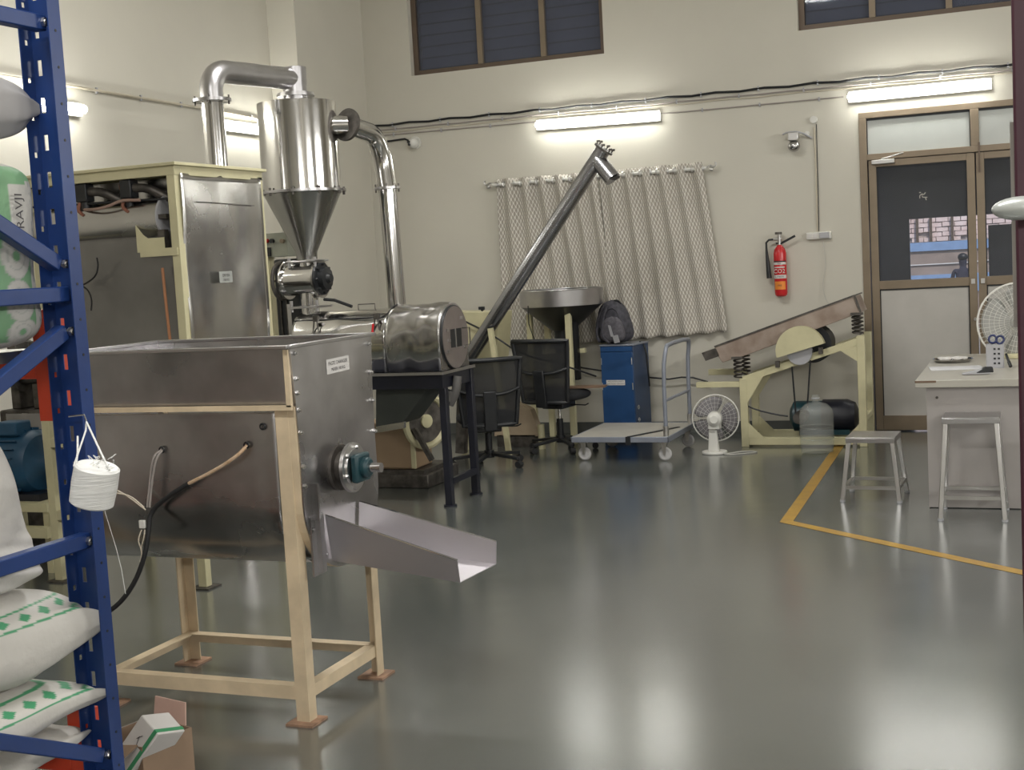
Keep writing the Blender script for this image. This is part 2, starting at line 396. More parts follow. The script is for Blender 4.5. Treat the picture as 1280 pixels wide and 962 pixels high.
def leaf(a, b):
    m = MB(); s = .062; yy0, yy1 = YB-.005, YB+.04
    m.box(a, a+s, yy0, yy1, .01, 2.28); m.box(b-s, b, yy0, yy1, .01, 2.28)
    m.box(a+s, b-s, yy0, yy1, 2.225, 2.28); m.box(a+s, b-s, yy0, yy1, 1.205, 1.275); m.box(a+s, b-s, yy0, yy1, .01, .135)
    L = part('door_leaf', m, BRONZE, d1, bevel=.003)
    part('glass_pane', MB().box(a+s, b-s, YB+.015, YB+.02, 1.275, 2.225), PANE_C, L)
    part('lower_panel', MB().box(a+s, b-s, YB+.01, YB+.02, .135, 1.205), PANELW, L, 'pale glossy lower panel')
    g = MB()
    for q0, q1 in ((1.275, 2.225), (.135, 1.205)):
        g.box(a+s, a+s+.008, YB, YB+.009, q0, q1); g.box(b-s-.008, b-s, YB, YB+.009, q0, q1); g.box(a+s, b-s, YB, YB+.009, q1-.01, q1)
    part('gasket', g, BLACK, L)
    return L
lf1 = leaf(-1.265, -.428); lf2 = leaf(-.418, .43)
part('door_closer', MB().box(-1.235, -1.05, YB-.055, YB-.006, 2.245, 2.28).beam((-1.16, YB-.03, 2.285), (-.98, YB-.02, 2.325), .012, .01), ALU, lf1, bevel=.004)
tb = MB().box(-.40, -.385, YB-.02, YB-.006, 2.12, 2.36); part('tower_bolt', tb, DBRONZE, lf2)
part('latch', MB().box(-.475, -.445, YB-.02, YB-.006, 1.22, 1.26).box(-.40, -.37, YB-.02, YB-.006, 1.22, 1.26).cyl((-.45, YB-.03, .93), (-.45, YB-.006, .93), .012), ALU, lf1)
# small painted emblem on the glass
e = MB(); yq = YB+.012; em = lambda x, y: P(1130+x/24.04, 225+y/24.04, Y=yq)
for st in ([(455, 375), (510, 372)], [(475, 550), (475, 470), (510, 435), (600, 430), (645, 370)], [(540, 470), (560, 515), (700, 515)], [(640, 520), (672, 600)], [(540, 400), (545, 440)]):
    e.tube([em(*q) for q in st], .0042, 6)
part('painted_emblem', e, mat('faint_paint', (.55, .52, .48), .7), lf1, 'small faint painted emblem')

# ---- maroon door edge by the camera
mr = sroot('door_2', (.035, 1.52, 0))
part('door_leaf', MB().box(-.017, .045, 1.5, 2.35, .005, 2.4), MAROON, mr, 'dark maroon door seen edge on', bevel=.003)
h0 = P(1290, 266, Y=1.46)
part('handle_plate', MB().box(-.021, -.0171, 1.52, 1.56, 1.50, 1.72), STEELB, mr)
hh = MB(); c0 = Vector((-.010, 1.47, 1.627))
hh.ball(c0, .030, .014, .0125, 20, 12); hh.cyl((-.004, 1.47, 1.627), (-.004, 1.53, 1.627), .008)
part('door_handle', hh, mat('pale_metal', (.52, .54, .52), .3, .3), mr, 'pale metal lever handle')
struct(part('trim_1', MB().box(.046, .16, 2.36, 2.45, 0, ZC), MAROON))

# ---- outside the glass door
og = struct(part('ground', MB().box(-14, 14, YB+.2, 45, -.25, -.14), ASPH))
cn = sroot('porch', (-.5, 13.0, -.14))
part('porch_shutter', MB().box(-3.2, 3.0, 12.9, 12.96, 1.80, 3.6), DKPANEL, cn)
part('porch_post', MB().box(-2.9, -1.075, 12.86, 12.9, -.14, 1.84).box(-.38, 2.4, 12.86, 12.9, -.14, 1.70), DKPANEL, cn)
part('porch_roof', MB().box(-3.4, 3.2, YB+.2, 13.4, 3.5, 3.6), DKPANEL, cn)
BZ = [P(1170, y_, Y=27).z for y_ in (273, 302, 313, 343)]
bl = thing('building', 'pale brick building across the lane seen through the door glass', 'building', (-2, 27.3, -.14))
part('brown_wall', MB().box(-12, 8, 27, 27.3, -.14, BZ[1]), BROWNW, bl)
part('blue_band', MB().box(-12, 8, 26.96, 27.0, BZ[2], BZ[1]), SKYB, bl)
part('blue_band', MB().box(-12, 8, 26.96, 27.0, BZ[3]-.35, BZ[3]), SKYB, bl)
part('wall_wire', MB().tube([(-5, 26.98, BZ[2]-.18), (-2, 26.98, BZ[2]-.3), (1, 26.98, BZ[2]-.15)], .012, 5, 1), LABEL, bl)
part('brick_wall', MB().box(-12, 8, 27.5, 27.8, -.14, 5), mat('brick_backing', (.42, .36, .33), .9), bl)
kb = 0
for row in range(9):
    for c in range(22):
        if kb >= 190: break
        x = -4.6 + c*.235 + (row % 2)*.117; z = BZ[1]+.01 + row*.095
        if random.random() < .1: continue
        dz = random.uniform(-.006, .006)
        part('brick', MB().box(x, x+.22, 27.46-random.uniform(0, .02), 27.5, z+dz, z+.082+dz), BRICK, bl, flat=True); kb += 1
for px in (1146, 1163, 1190):
    q = P(px, 285, Y=27.3); part('downpipe', MB().box(q.x-.025, q.x+.025, 27.38, 27.42, BZ[1], BZ[1]+.5), DBRONZE, bl)

# ================================================================== LIGHTING FIXTURES, CONDUITS
def tube_light(a, b, nrm, label):
    a = Vector(a); b = Vector(b); nrm = Vector(nrm); c = (a+b)/2
    t = thing('tube_light', label, 'tube light', c, group='tube lights on the walls')
    part('batten', MB().beam(a+nrm*.022, b+nrm*.022, .04, .095), WHITEP, t, bevel=.003)
    L_ = (b-a).length; rr = .030; pr = [(0, .002)]+[(rr*(1-math.cos(PI/2*k/6)), rr*math.sin(PI/2*k/6)) for k in range(1, 7)]
    pr += [(L_-q, r) for q, r in reversed(pr)]
    part('diffuser', MB().lathe(a+nrm*.074, b-a, pr, 20), TUBE, t)
tube_light((-4.185, YB, 2.835), (-3.02, YB, 2.815), (0, -1, 0), 'lit tube light above the patterned curtains')
tube_light((-1.41, YB, 2.815), (-.285, YB, 2.815), (0, -1, 0), 'lit tube light directly above the glass door')
tube_light((XL, 6.35, 2.83), (XL, 7.55, 2.83), (1, 0, 0), 'lit tube light on left wall behind the blue rack upright')
tube_light((XL, 9.2, 2.86), (XL, 10.1, 2.86), (1, 0, 0), 'lit tube light on left wall beside the cyclone')

def wall_cable(name, pts, r, m, label, clips=0, n=6):
    t = thing(name, label, 'cable', pts[0])
    part('cable', MB().tube(pts, r, n), m, t)
    L = sum((Vector(pts[i+1])-Vector(pts[i])).length for i in range(len(pts)-1))
    if clips:
        k = clips*.5; acc = 0
        for i in range(len(pts)-1):
            a, b = Vector(pts[i]), Vector(pts[i+1]); l = (b-a).length
            while k < acc+l:
                p = a.lerp(b, (k-acc)/l); part('clip', MB().cbox(p, (.013, .016, r*2+.022)), GREYP, t); k += clips
            acc += l
    return t
def sag(x0, x1, z0, z1, y, s, n, ph=0): return [(x0+(x1-x0)*i/n, y, z0+(z1-z0)*i/n - s*abs(math.sin(PI*i/2+ph))) for i in range(n+1)]
wall_cable('power_cable', sag(-5.9, .0, 2.985, 2.955, YB-.02, .012, 28), .011, BLACK, 'thick black cable clipped along back wall above the tube lights', .5)
wall_cable('grey_cable', sag(-5.9, .2, 2.945, 2.915, YB-.015, .014, 26, 1), .0065, CABLEG, 'upper grey cable just beneath the thick black one on back wall', .55)
wall_cable('data_cable', sag(-5.9, .2, 2.925, 2.90, YB-.012, .02, 18, .5), .005, CREAMBR, 'thin cream cable running under the grey cable on back wall', 0)
wall_cable('conduit_pipe', [(-5.9, YB-.012, 2.885), (-4.3, YB-.012, 2.87), (-2.9, YB-.012, 2.83), (-1.45, YB-.012, 2.825)], .006, CABLEG, 'lowest thin grey wire on back wall, left of the door', .5)
wall_cable('wall_conduit', [(XL+.02, 3, 2.99), (XL+.02, 7.5, 2.99), (XL+.02, 9.05, 2.975), (XL+.02, 10.13, 2.95)], .010, CREAMBR, 'cream conduit pipe along the left wall', .5)
wall_cable('drop_cable', [(XL+.03, 9.07, 2.97), (XL+.03, 9.10, 2.7), (XL+.03, 9.10, 1.2)], .013, BLACK, 'black cable dropping down left wall behind the steel elbow pipe', .6)

cc = thing('security_camera', 'small white dome camera on back wall beside the steel elbow', 'camera', (-5.43, YB, 2.78))
part('mount_plate', MB().cyl((-5.43, YB-.02, 2.785), (-5.43, YB, 2.785), .06), WHITEP, cc)
part('housing', MB().ball((-5.43, YB-.05, 2.78), .05, .05, .052), WHITEP, cc)
part('lens', MB().cyl((-5.455, YB-.105, 2.79), (-5.455, YB-.08, 2.79), .014).cyl((-5.452, YB-.105, 2.765), (-5.452, YB-.08, 2.765), .012), BLACK, cc)
part('lead', MB().tube([(-5.47, YB-.03, 2.80), (-5.53, YB-.02, 2.83), (-5.9, YB-.02, 2.815)], .009), BLACK, cc)

# emergency lamp / bell on bracket
q = P(992, 178, Y=YB-.1); em = thing('wall_bell', 'round metal bell on a small bracket, between curtain and door', 'bell', (q.x, YB, q.z))
part('bracket', MB().tube([(q.x+.14, YB-.01, q.z+.03), (q.x+.06, YB-.1, q.z+.085), (q.x-.05, YB-.1, q.z+.09), (q.x-.09, YB-.09, q.z+.075)], .008, smooth=1), GREYP, em)
part('socket', MB().cbox((q.x, YB-.09, q.z+.05), (.085, .075, .07)), ALU, em, bevel=.006)
part('bell_dome', MB().ball((q.x, YB-.09, q.z-.03), .052, .052, .048), MIRB, em)
# vertical conduit and switch board
xa = -1.70
sb = thing('socket_board', 'white wall socket board above the red extinguisher with cord hanging', 'socket', (-1.685, YB, 1.67))
part('board', MB().box(-1.79, -1.585, YB-.045, YB, 1.655, 1.715), WHITEP, sb, bevel=.004)
part('switch', MB().box(-1.775, -1.74, YB-.052, YB-.045, 1.668, 1.70).box(-1.732, -1.70, YB-.052, YB-.045, 1.668, 1.70), LABEL, sb)
part('socket_face', MB().box(-1.68, -1.60, YB-.06, YB-.045, 1.662, 1.71), GREYP, sb, bevel=.003)
part('conduit', MB().tube([(xa, YB-.012, 2.60), (xa+.005, YB-.012, 2.2), (xa, YB-.012, 1.72)], .007), CREAMBR, sb)
part('conduit_cap', MB().cyl((xa, YB-.03, 2.66), (xa, YB, 2.66), .03).cyl((xa-.06, YB-.02, 2.55), (xa-.06, YB, 2.55), .02), WHITEP, sb)
part('wire', MB().tube([(xa+.02, YB-.012, 2.62), (xa+.017, YB-.02, 2.0), (xa+.012, YB-.02, 1.72)], .0035), BLACK, sb)
part('hanging_cord', MB().tube([P(1029, 302, Y=YB-.03), P(1033, 330, Y=YB-.02), P(1028, 355, Y=YB-.02), P(1031, 372, Y=YB-.03), P(1036, 380, Y=YB-.06)], .003, 6, 2), CORDG, sb)

# fire extinguisher
ex = thing('fire_extinguisher', 'red fire extinguisher hanging on the back wall', 'extinguisher', (-2.015, YB, 1.18)); yq = YB-.075; xe = -2.015; zb = 1.185
part('cylinder', MB().lathe((xe, yq, zb), (0, 0, 1), [(0, .035), (.012, .05), (.03, .054), (.37, .054), (.40, .047), (.425, .03), (.44, .02)], 24), RED, ex)
part('valve', MB().cyl((xe, yq, zb+.44), (xe, yq, zb+.53), .014).cyl((xe-.05, yq, zb+.49), (xe+.02, yq, zb+.49), .012), ALU, ex)
part('valve_wheel', MB().cyl((xe-.005, yq, zb+.53), (xe-.005, yq, zb+.55), .03), DIRTY, ex)
part('lever', MB().beam((xe-.03, yq, zb+.455), (xe+.02, yq, zb+.45), .02, .014).beam((xe+.02, yq, zb+.455), (xe+.135, yq, zb+.51), .02, .018), BLACK, ex)
part('horn', MB().tube([(xe-.04, yq, zb+.49), (xe-.09, yq, zb+.488), (xe-.113, yq, zb+.465), (xe-.113, yq, zb+.41)], .009, 8).lathe((xe-.113, yq, zb+.41), (.06, 0, -1), [(0, .009), (.10, .016), (.25, .022)], 16), BLACK, ex)
def wrap(z0, z1, m, a=1.25, r=.0548, name='printed_band', lab=None):
    part(name, MB().grid(lambda u, v: Vector((xe+r*math.sin((u-.5)*2*a), yq-r*math.cos((u-.5)*2*a), z0+(z1-z0)*v)), 16, 1), m, ex, lab)
wrap(zb+.295, zb+.305, BLACK); wrap(zb+.272, zb+.293, LABEL); wrap(zb+.245, zb+.255, LABEL, .9); wrap(zb+.155, zb+.185, LABEL); wrap(zb+.06, zb+.13, mat('orange_label', (.75, .24, .03), .5), .95, lab='orange printed label')
tx = text_mb('CO2', .05, (xe, yq-.056, zb+.216), (1, 0, 0), (0, 0, 1)); part('lettering', tx, LABEL, ex)
for z, s, t in ((.283, .016, 'FIRE EXTINGUISHER'[:4]), (.17, .018, 'CARBON'), (.095, .02, 'FIRE')):
    part('lettering', text_mb(t, s, (xe, yq-.0565, zb+z), (1, 0, 0), (0, 0, 1)), INK, ex)

# ================================================================== CURTAINS
rod = thing('curtain_rod', 'white curtain rod with curled finials above the patterned curtains', 'curtain rod', (-3.63, YB, 2.34)); yr = YB-.08
part('rod', MB().cyl((-4.63, yr, 2.325), (-2.62, yr, 2.325), .016, n=14), WHITEP, rod)
for x, s in ((-4.63, -1), (-2.62, 1)):
    part('finial', MB().tube([(x, yr, 2.325), (x+s*.03, yr, 2.35), (x+s*.06, yr, 2.325), (x+s*.09, yr, 2.35), (x+s*.075, yr, 2.37)], .009, 8, 1).ball((x+s*.045, yr, 2.31), .018), ALU, rod)
    part('rod_bracket', MB().cyl((x-s*.04, yr, 2.325), (x-s*.04, YB, 2.325), .008), WHITEP, rod)
def curtain(xt0, xt1, xb0, xb1, zt0, zt1, zb0, zb1, waves, label, side, tw):
    t = thing('curtain', label, 'curtain', ((xt0+xt1)/2, yr, zb0), group='patterned curtains on the back wall')
    nu, nv = 200, 46; m = MB(); uv = []
    amp = .036
    for i in range(nu+1):
        u = i/nu
        for j in range(nv+1):
            v = j/nv
            ph = 2*PI*waves*u + .6*math.sin(5*u)*v
            top = max(0, 1-v*2.5)
            am = amp*(.85+.15*top) * (1-.45*v*(.5+.5*math.sin(7*u+side)))
            xx = (xt0+(xt1-xt0)*u)*(1-v) + (xb0+(xb1-xb0)*u)*v
            xx += tw*math.sin(PI*v*.5)*math.sin(PI*u)*.10
            z = (zt0+(zt1-zt0)*u)*(1-v) + (zb0+(zb1-zb0)*u)*v + .006*math.sin(ph)*v
            y = yr + am*math.sin(ph) - .012*v*math.sin(3.3*u*PI+side)
            m.v.append(Vector((xx, min(y, YB-.02), z))); uv.append((u*(abs(xt1-xt0)*1.7), z))
    w_ = nv+1
    for i in range(nu):
        for j in range(nv): m.f.append((i*w_+j, i*w_+j+1, (i+1)*w_+j+1, (i+1)*w_+j))
    m.uv = uv
    part('cloth', m, CURT, t, solid=.003)
    ey = MB()
    for k in range(int(waves)*2+1):
        u = (k*.5)/waves; x = xt0+(xt1-xt0)*u
        if u > 1: break
        d = Vector((1, .9*(1 if k % 2 == 0 else -1), 0)); ey = MB().torus((x, yr, 2.325), d, .026, .006, 16, 6)
        part('eyelet', ey, ALU, t)
curtain(-4.59, -3.62, -4.605, -3.50, 2.375, 2.37, .83, .845, 6, 'left patterned curtain panel behind the inclined steel tube', 0, 1)
curtain(-3.60, -2.66, -3.52, -2.49, 2.37, 2.38, .85, .90, 6, 'right patterned curtain panel, above the blue cabinet and backpack', 2, .3)

# ================================================================== PALLET RACK
XRK = -2.05; rk = thing('pallet_rack', 'tall blue pallet rack frame with orange beams at the left edge', 'rack', (XRK-.05, 1.95, 0))
def upright(x1, yfar, yn, web=True):
    """channel: web at yfar, flanges towards yn"""
    m = MB(); x0 = x1-.088; th = .003; s = 1 if yn > yfar else -1; H = 3.2; D = .041; pit = .085
    def col(xa, xb, ya, yb, hh=0, off=0):
        ya, yb = sorted((ya, yb))
        if not hh: m.box(xa, xb, ya, yb, 0, H); return
        z = 0
        while z < H-.12: m.box(xa, xb, ya, yb, z+(off if z else 0), z+pit-hh+off); z += pit
        m.box(xa, xb, ya, yb, z+off, H)
    yi = yfar+s*th
    col(x0, x0+.014, yfar, yi); col(x0+.014, x0+.026, yfar, yi, .036); col(x0+.026, x1, yfar, yi)      # pierced web
    y_ = [yi, yfar+s*.014, yfar+s*.025, yfar+s*D]
    col(x0, x0+th, y_[0], y_[1]); col(x0, x0+th, y_[1], y_[2], .012, .045); col(x0, x0+th, y_[2], y_[3])  # inner flange
    col(x1-th, x1, yi, yfar+s*D)                                                                         # outer flange
    return m
for x in (XRK, -4.65):
    part('upright', upright(x, 2.465, 1), NAVY, rk)
    part('upright', upright(x, 1.42, 2), NAVY, rk)
    m = MB()
for x in (XRK,):
    xm = x-.035
    for z in (.43, 1.008, 1.586, 2.20, 2.8): part('brace', MB().box(xm-.016, xm+.016, 1.43, 2.44, z-.018, z+.018), NAVY, rk, bevel=.003)
    for a, b in (((2.42, .49), (1.46, .95)), ((2.42, 1.50), (1.46, 1.06)), ((2.42, 1.655), (1.46, 2.15)), ((2.42, 2.73), (1.46, 2.26)), ((2.42, .37), (1.46, .06))):
        part('brace', MB().beam((xm+.001, a[0], a[1]), (xm+.001, b[0], b[1]), .030, .036), NAVY, rk, bevel=.003)
    for z in (.49, .37, 1.008, 1.50, 1.655, 2.20): part('bolt', MB().cyl((xm+.010, 2.430, z), (xm+.027, 2.430, z), .007, n=8).cyl((xm+.016, 2.430, z), (xm+.024, 2.430, z), .011, n=6), ALU, rk)
    hl = MB()
    for k in range(38): hl.cyl((x-.001, 2.445, .05+k*.082), (x+.0008, 2.445, .05+k*.082), .0035, n=8)
    o = part('punched_hole', hl, BLACK, rk); o['kind'] = 'stuff'
for zb_ in (1.412, .44):
    for yb, yo in ((2.466, 2.506), (1.375, 1.415)):
        part('load_beam', MB().box(-4.66, -2.212, yb, yo, zb_-.024, zb_+.022), ORANGE, rk, bevel=.004)
        for xx in (-2.212, -4.72): part('beam_connector', MB().box(xx, xx+(.073 if xx > -3 else .05), yb-.0 if yb > 2 else yb, yb+.045 if yb > 2 else yo, zb_-.125, zb_+.14), ORANGE, rk)
    if zb_ > 1: part('shelf_panel', MB().box(-4.66, -2.18, 1.42, 2.458, zb_+.024, zb_+.050), STEELD, rk)

def sack(name, c, hx, hy, hz, label, rz=0, tilt=0, pfn=None, ear=.0, earx=0, group='filled white woven sacks on the blue rack', m=None, n=(170, 300), standing=False, seed=0, ry=0, cat='sack'):
    mb = MB(); cols = []; nu, nv = n
    M = Matrix.Rotation(rz, 3, 'Z') @ Matrix.Rotation(tilt, 3, 'Y') @ Matrix.Rotation(ry, 3, 'X')
    for i in range(nu+1):
        u = -1+2*i/nu; e = abs(u)
        hz_ = hz*max(.0, 1-e**5)**.55; hy_ = hy*(1-.10*e**6)
        for j in range(nv):
            a = 2*PI*j/nv; ca, sa = math.cos(a), math.sin(a)
            y = hy_*math.copysign(abs(ca)**.75, ca); z = hz_*math.copysign(abs(sa)**.62, sa)
            # wrinkles near the tied ends and soft slumps
            wr = .018*e**3*math.sin(9*a+seed+3*math.sin(2*a))*min(1, hz*6)
            nn = noise.noise(Vector((u*2.3+seed, y*5, z*5)))*.022
            z += (wr + nn)*(.3+.7*abs(sa)); y += nn*.6
            x = hx*(u + .05*(e**6)*math.copysign(1, u)*(abs(ca)))
            if u > 0: z += ear*e**6*(.5+.5*ca if True else 1) 
            if u > 0 and ca < 0: y += ca*earx*e**8
            if z < -hz*.92: z = -hz*.92
            v = Vector((x, y, z))
            p = Vector(c) + M @ v
            mb.v.append(p); cols.append(pfn(u, a, x, y, z) if pfn else (.60, .58, .54))
    for i in range(nu):
        for j in range(nv): mb.f.append((i*nv+j, (i+1)*nv+j, (i+1)*nv+(j+1)%nv, i*nv+(j+1)%nv))
    mb.col = cols
    o = part(name, mb, m or SACK); tag(o, label, cat, group)
    # move origin to the sack
    C_ = Vector(c)
    for v in o.data.vertices: v.co -= C_
    o.location = C_
    return o
WC = (.62, .60, .56); GC = (.07, .33, .16); RC = (.50, .10, .05)
def band_print(t0, redtop=False, pit=.068):
    """a band of green diamonds between two green lines along the sack; t is girth position on the camera side"""
    def f(u, a, x, y, z):
        if math.cos(a) > .2 or math.sin(a) < -.2: return WC
        d = t0-z
        if math.cos(a) > -.35: d = -.09-.25*(.35+math.cos(a))
        if abs(d+.013) < .0016 or abs(d-.019) < .0025: return GC
        xx = ((x+5) % pit)-pit/2
        if abs(xx)/.021+abs(d-.002)/.009 < 1: return GC
        if d < -.018 and math.sin(a) > .3:
            if redtop: return RC if math.sin(x*60)*math.sin(s*90) > .55 else (.45, .40, .36)
            xx2 = ((x+5) % .16)-.08; rr = math.hypot(xx2*.8, d+.095)
            if .026 < rr < .036: return RC if int((x+5)/.16) % 2 else (.12, .26, .08)
            return (.50, .46, .41) if d < -.05 else WC
        return WC
    return f
# lower stack: sacks lying along the rack's depth, tied ends by the far upright
H90 = PI/2
sack('grain_sack', (-2.365, 1.985, .805), .465, .26, .125, 'plump white sack with green diamond band on top of the lower stack', H90, seed=3, pfn=band_print(.066), ear=.03, earx=.075)
sack('grain_sack', (-2.365, 1.98, .635), .468, .26, .066, 'white sack with green diamonds, second from top of the lower stack', H90, seed=2, pfn=band_print(.036), earx=.06)
sack('grain_sack', (-2.37, 1.975, .535), .46, .26, .042, 'thin plain sack third from top of the lower stack, above the lowest brace', H90, seed=1)
sack('grain_sack', (-2.38, 1.93, .395), .45, .26, .096, 'white sack with red and green print below the lowest brace', H90, seed=5, pfn=band_print(.055, True))
sack('grain_sack', (-2.38, 1.93, .21), .45, .26, .088, 'lowest sack lying on the wooden pallet', H90, seed=9)
def stand_sack(c, hx, hy, hz, label, pfn, m, lean=0, taper=0, n=(280, 150), ex=.5, folds=0):
    nu, nv = n; mb = MB(); cols = []; c = Vector(c)
    for i in range(nv+1):
        v = -1+2*i/nv
        for j in range(nu):
            a = 2*PI*j/nu; ca, sa = math.cos(a), math.sin(a); k = max(.0, 1-abs(v)**12)**.35*(1-taper*(v+1)/2)
            x = hx*k*math.copysign(abs(ca)**ex, ca); y = hy*k*math.copysign(abs(sa)**ex, sa)+lean*v; z = hz*v
            nn = noise.noise(Vector((x*6, y*6, z*7)))*.014; x += nn; y += nn
            if folds: f_ = folds*max(0, -v-.2)*math.sin(z*150+y*30); x += f_; y += f_
            mb.v.append(c+Vector((x, y, z))); cols.append(pfn(x, y, z))
    for i in range(nv):
        for j in range(nu): mb.f.append((i*nu+j, i*nu+(j+1)%nu, (i+1)*nu+(j+1)%nu, (i+1)*nu+j))
    mb.col = cols
    r = thing('grain_sack', label, 'sack', (c.x, c.y, c.z-hz), group='filled white woven sacks on the blue rack')
    part('sack_body', mb, m, r); return r
stand_sack((-2.31, 2.115, 1.11), .185, .235, .195, 'plain white sack standing upright on the lower stack', lambda x, y, z: (.62, .60, .57), SACK, lean=-.035, taper=.10, folds=.006, ex=.35)
def green_print(x, y, z):
    G = (.17, .33, .18); W_ = (.47, .46, .43); D_ = (.36, .37, .34)
    if z > .195 or z < -.195: return W_
    if y > .175 and not (z > .165): 
        return (.30, .31, .30) if noise.noise(Vector((y*90, z*60, 3))) > .12 and y > .185 else W_
    if y > .115 and .035 < z < .155: return W_
    for cy_, cz, ry, rz_ in ((.125, -.005, .047, .052), (.125, -.105, .050, .048), (.13, -.175, .05, .03)):
        rr = math.hypot((y-cy_)/ry, (z-cz)/rz_)
        if rr < .30: return G if rr < .22 else D_
        if rr < 1: return D_ if .55 < rr < .62 or rr > .94 else W_
    return G
us = stand_sack((-2.30, 2.205, 1.682), .19, .225, .218, 'green printed sack on the upper rack shelf', green_print, SACK, ex=.35)
part('lettering', text_mb('RAVJI', .034, (-2.30+.196, 2.205+.135, 1.682+.095), (0, 0, 1), (0, -1, 0), .0), INK, us, 'dark printed capital letters')
sack('grain_sack', (-2.35, 2.03, 2.012), .42, .25, .105, 'plain grey sack lying on top of the green printed sack', H90, seed=6, m=mat('grey_sack', (.36, .35, .35), .6, var=.05, bump=.003, bscale=12))
pl = thing('wooden_pallet', 'wooden pallet under the lowest sack at the rack foot', 'pallet', (-2.7, 1.95, 0))
for y in (1.62, 1.95, 2.28): part('bearer', MB().box(-3.25, -2.2, y-.04, y+.04, 0, .10), WOOD, pl)
for k in range(7): part('slat', MB().box(-3.24+k*.155, -3.14+k*.155, 1.58, 2.32, .10, .12), WOOD, pl)
# twine spool hanging on the upright
tw = thing('twine_spool', 'white plastic twine spool hanging from the blue rack upright', 'spool', (-1.90, 2.35, 1.19))
c0 = P(118, 606, Y=2.30); ax = Vector((.30, 0, 1)).normalized()
part('twine_roll', MB().lathe(c0-ax*.045, ax, [(0, .043), (.004, .048), (.045, .05), (.086, .049), (.09, .044)], 32), TWINE, tw)
hg = P(108, 527, Y=2.36)
part('string', MB().tube([c0+Vector((-.035, -.02, .045)), hg+Vector((-.004, 0, -.02)), hg, c0+Vector((.052, -.01, .035))], .0022, 6), TWINE, tw)
part('string', MB().tube([P(97, 545, Y=2.30), P(97, 565, Y=2.28), P(95, 582, Y=2.27)], .0022, 6), TWINE, tw)
fz = MB()
for k in range(16):
    b = P(122+random.uniform(-12, 22), 577+random.uniform(-6, 8), Y=2.29); fz.tube([b, b+Vector((random.uniform(-.02, .02), random.uniform(-.01, .01), random.uniform(-.004, .014))), b+Vector((random.uniform(-.02, .02), 0, random.uniform(-.01, .01)))], .0008, 4, 1)
o = part('frayed_fibres', fz, TWINE, tw); o['kind'] = 'stuff'
part('loose_thread', MB().tube([c0+Vector((.02, 0, -.05)), P(150, 700, Y=2.32), P(157, 742, Y=2.33)], .0008, 4, 1), TWINE, tw)
part('hook', MB().tube([(-2.052, 2.38, hg.z+.01), (-2.0, 2.37, hg.z+.015), hg+Vector((0, 0, .003))], .002, 6), ALU, tw)

# ================================================================== RIBBON MIXER
mx = thing('ribbon_mixer', 'large stainless steel mixer trough on cream angle iron stand', 'mixer', (-2.85, 4.19, 0), R(-1.5))
mX0, mX1, mYn, mYf = -3.40, -2.40, 3.93, 4.50; yc = (mYn+mYf)/2
def angle(x, y, z0, z1, sx, sy, w_=.052, t=.005):  # L section: corner at (x, y), legs going sx, sy
    return MB().prism([(x, y, z0), (x+sx*w_, y, z0), (x+sx*w_, y+sy*t, z0), (x+sx*t, y+sy*t, z0), (x+sx*t, y+sy*w_, z0), (x, y+sy*w_, z0)], (0, 0, z1-z0))
def lrail(a, b, ix, iy, z0, z1, d=.045, t=.005):
    """L rail from a to b; horizontal leg points inwards (ix, iy)"""
    n = Vector((ix, iy, 0)); a = Vector((*a, 0)); b = Vector((*b, 0)); up = Vector((0, 0, 1))
    return MB().prism([a+up*z0, a+up*z1, a+n*d+up*z1, a+n*d+up*(z1-t), a+n*t+up*(z1-t), a+n*t+up*z0], b-a)
for x, sx in ((mX1-.03, -1), (mX0+.05, 1)):
    for y, sy in ((mYn-.005, 1), (mYf+.005, -1)):
        L = part('leg', angle(x, y, .008, 1.14, sx, sy), CREAMT, mx)
        part('foot_plate', MB().box(x+sx*.025-.055, x+sx*.025+.055, y+sy*.02-.055, y+sy*.02+.055, 0, .008), mat('rusty_plate', (.33, .20, .13), .7, var=.3, scale=20) if (x, y) == (mX1-.03, mYn-.005) else bpy.data.materials['rusty_plate'], L, 'rust-stained foot plate')
zb = .105
part('lower_rail', lrail((mX0+.055, mYn+.001), (mX1-.036, mYn+.001), 0, 1, zb-.02, zb+.03), CREAMT, mx)
part('lower_rail', lrail((mX0+.055, mYf-.001), (mX1-.036, mYf-.001), 0, -1, zb-.02, zb+.025), CREAMT, mx)
part('lower_rail', lrail((mX1-.0365, mYn+.006), (mX1-.0365, mYf-.006), -1, 0, zb-.02, zb+.024), CREAMT, mx)
part('lower_rail', lrail((mX0+.0565, mYn+.006), (mX0+.0565, mYf-.006), 1, 0, zb-.02, zb+.024), CREAMT, mx)
# hopper band
hz0, hz1 = 1.145, 1.355; t = .003
for ya, yb2 in ((mYn-.02, mYn), (mYf+.02, mYf)):
    s = 1 if ya < yc else -1
    mh = MB().prism([(mX0, yb2, hz0), (mX0, ya, hz1), (mX0, ya+s*t, hz1), (mX0, yb2+s*t, hz0)], (mX1-mX0, 0, 0))
    part('hopper_wall', mh, STEELD, mx)
part('left_end_plate', MB().box(mX0, mX0+.003, mYn-.018, mYf+.018, .85, hz1), STEELD, mx)
rim = MB(); rim.beam((mX0-.02, mYn-.03, hz1), (mX1+.01, mYn-.03, hz1), .035, .012).beam((mX0-.02, mYf+.03, hz1), (mX1+.01, mYf+.03, hz1), .035, .012).beam((mX1, mYn-.03, hz1), (mX1, mYf+.03, hz1), .03, .012).beam((mX0-.01, mYn-.03, hz1), (mX0-.01, mYf+.03, hz1), .03, .012)
part('rim', rim, STEELB, mx, bevel=.002)
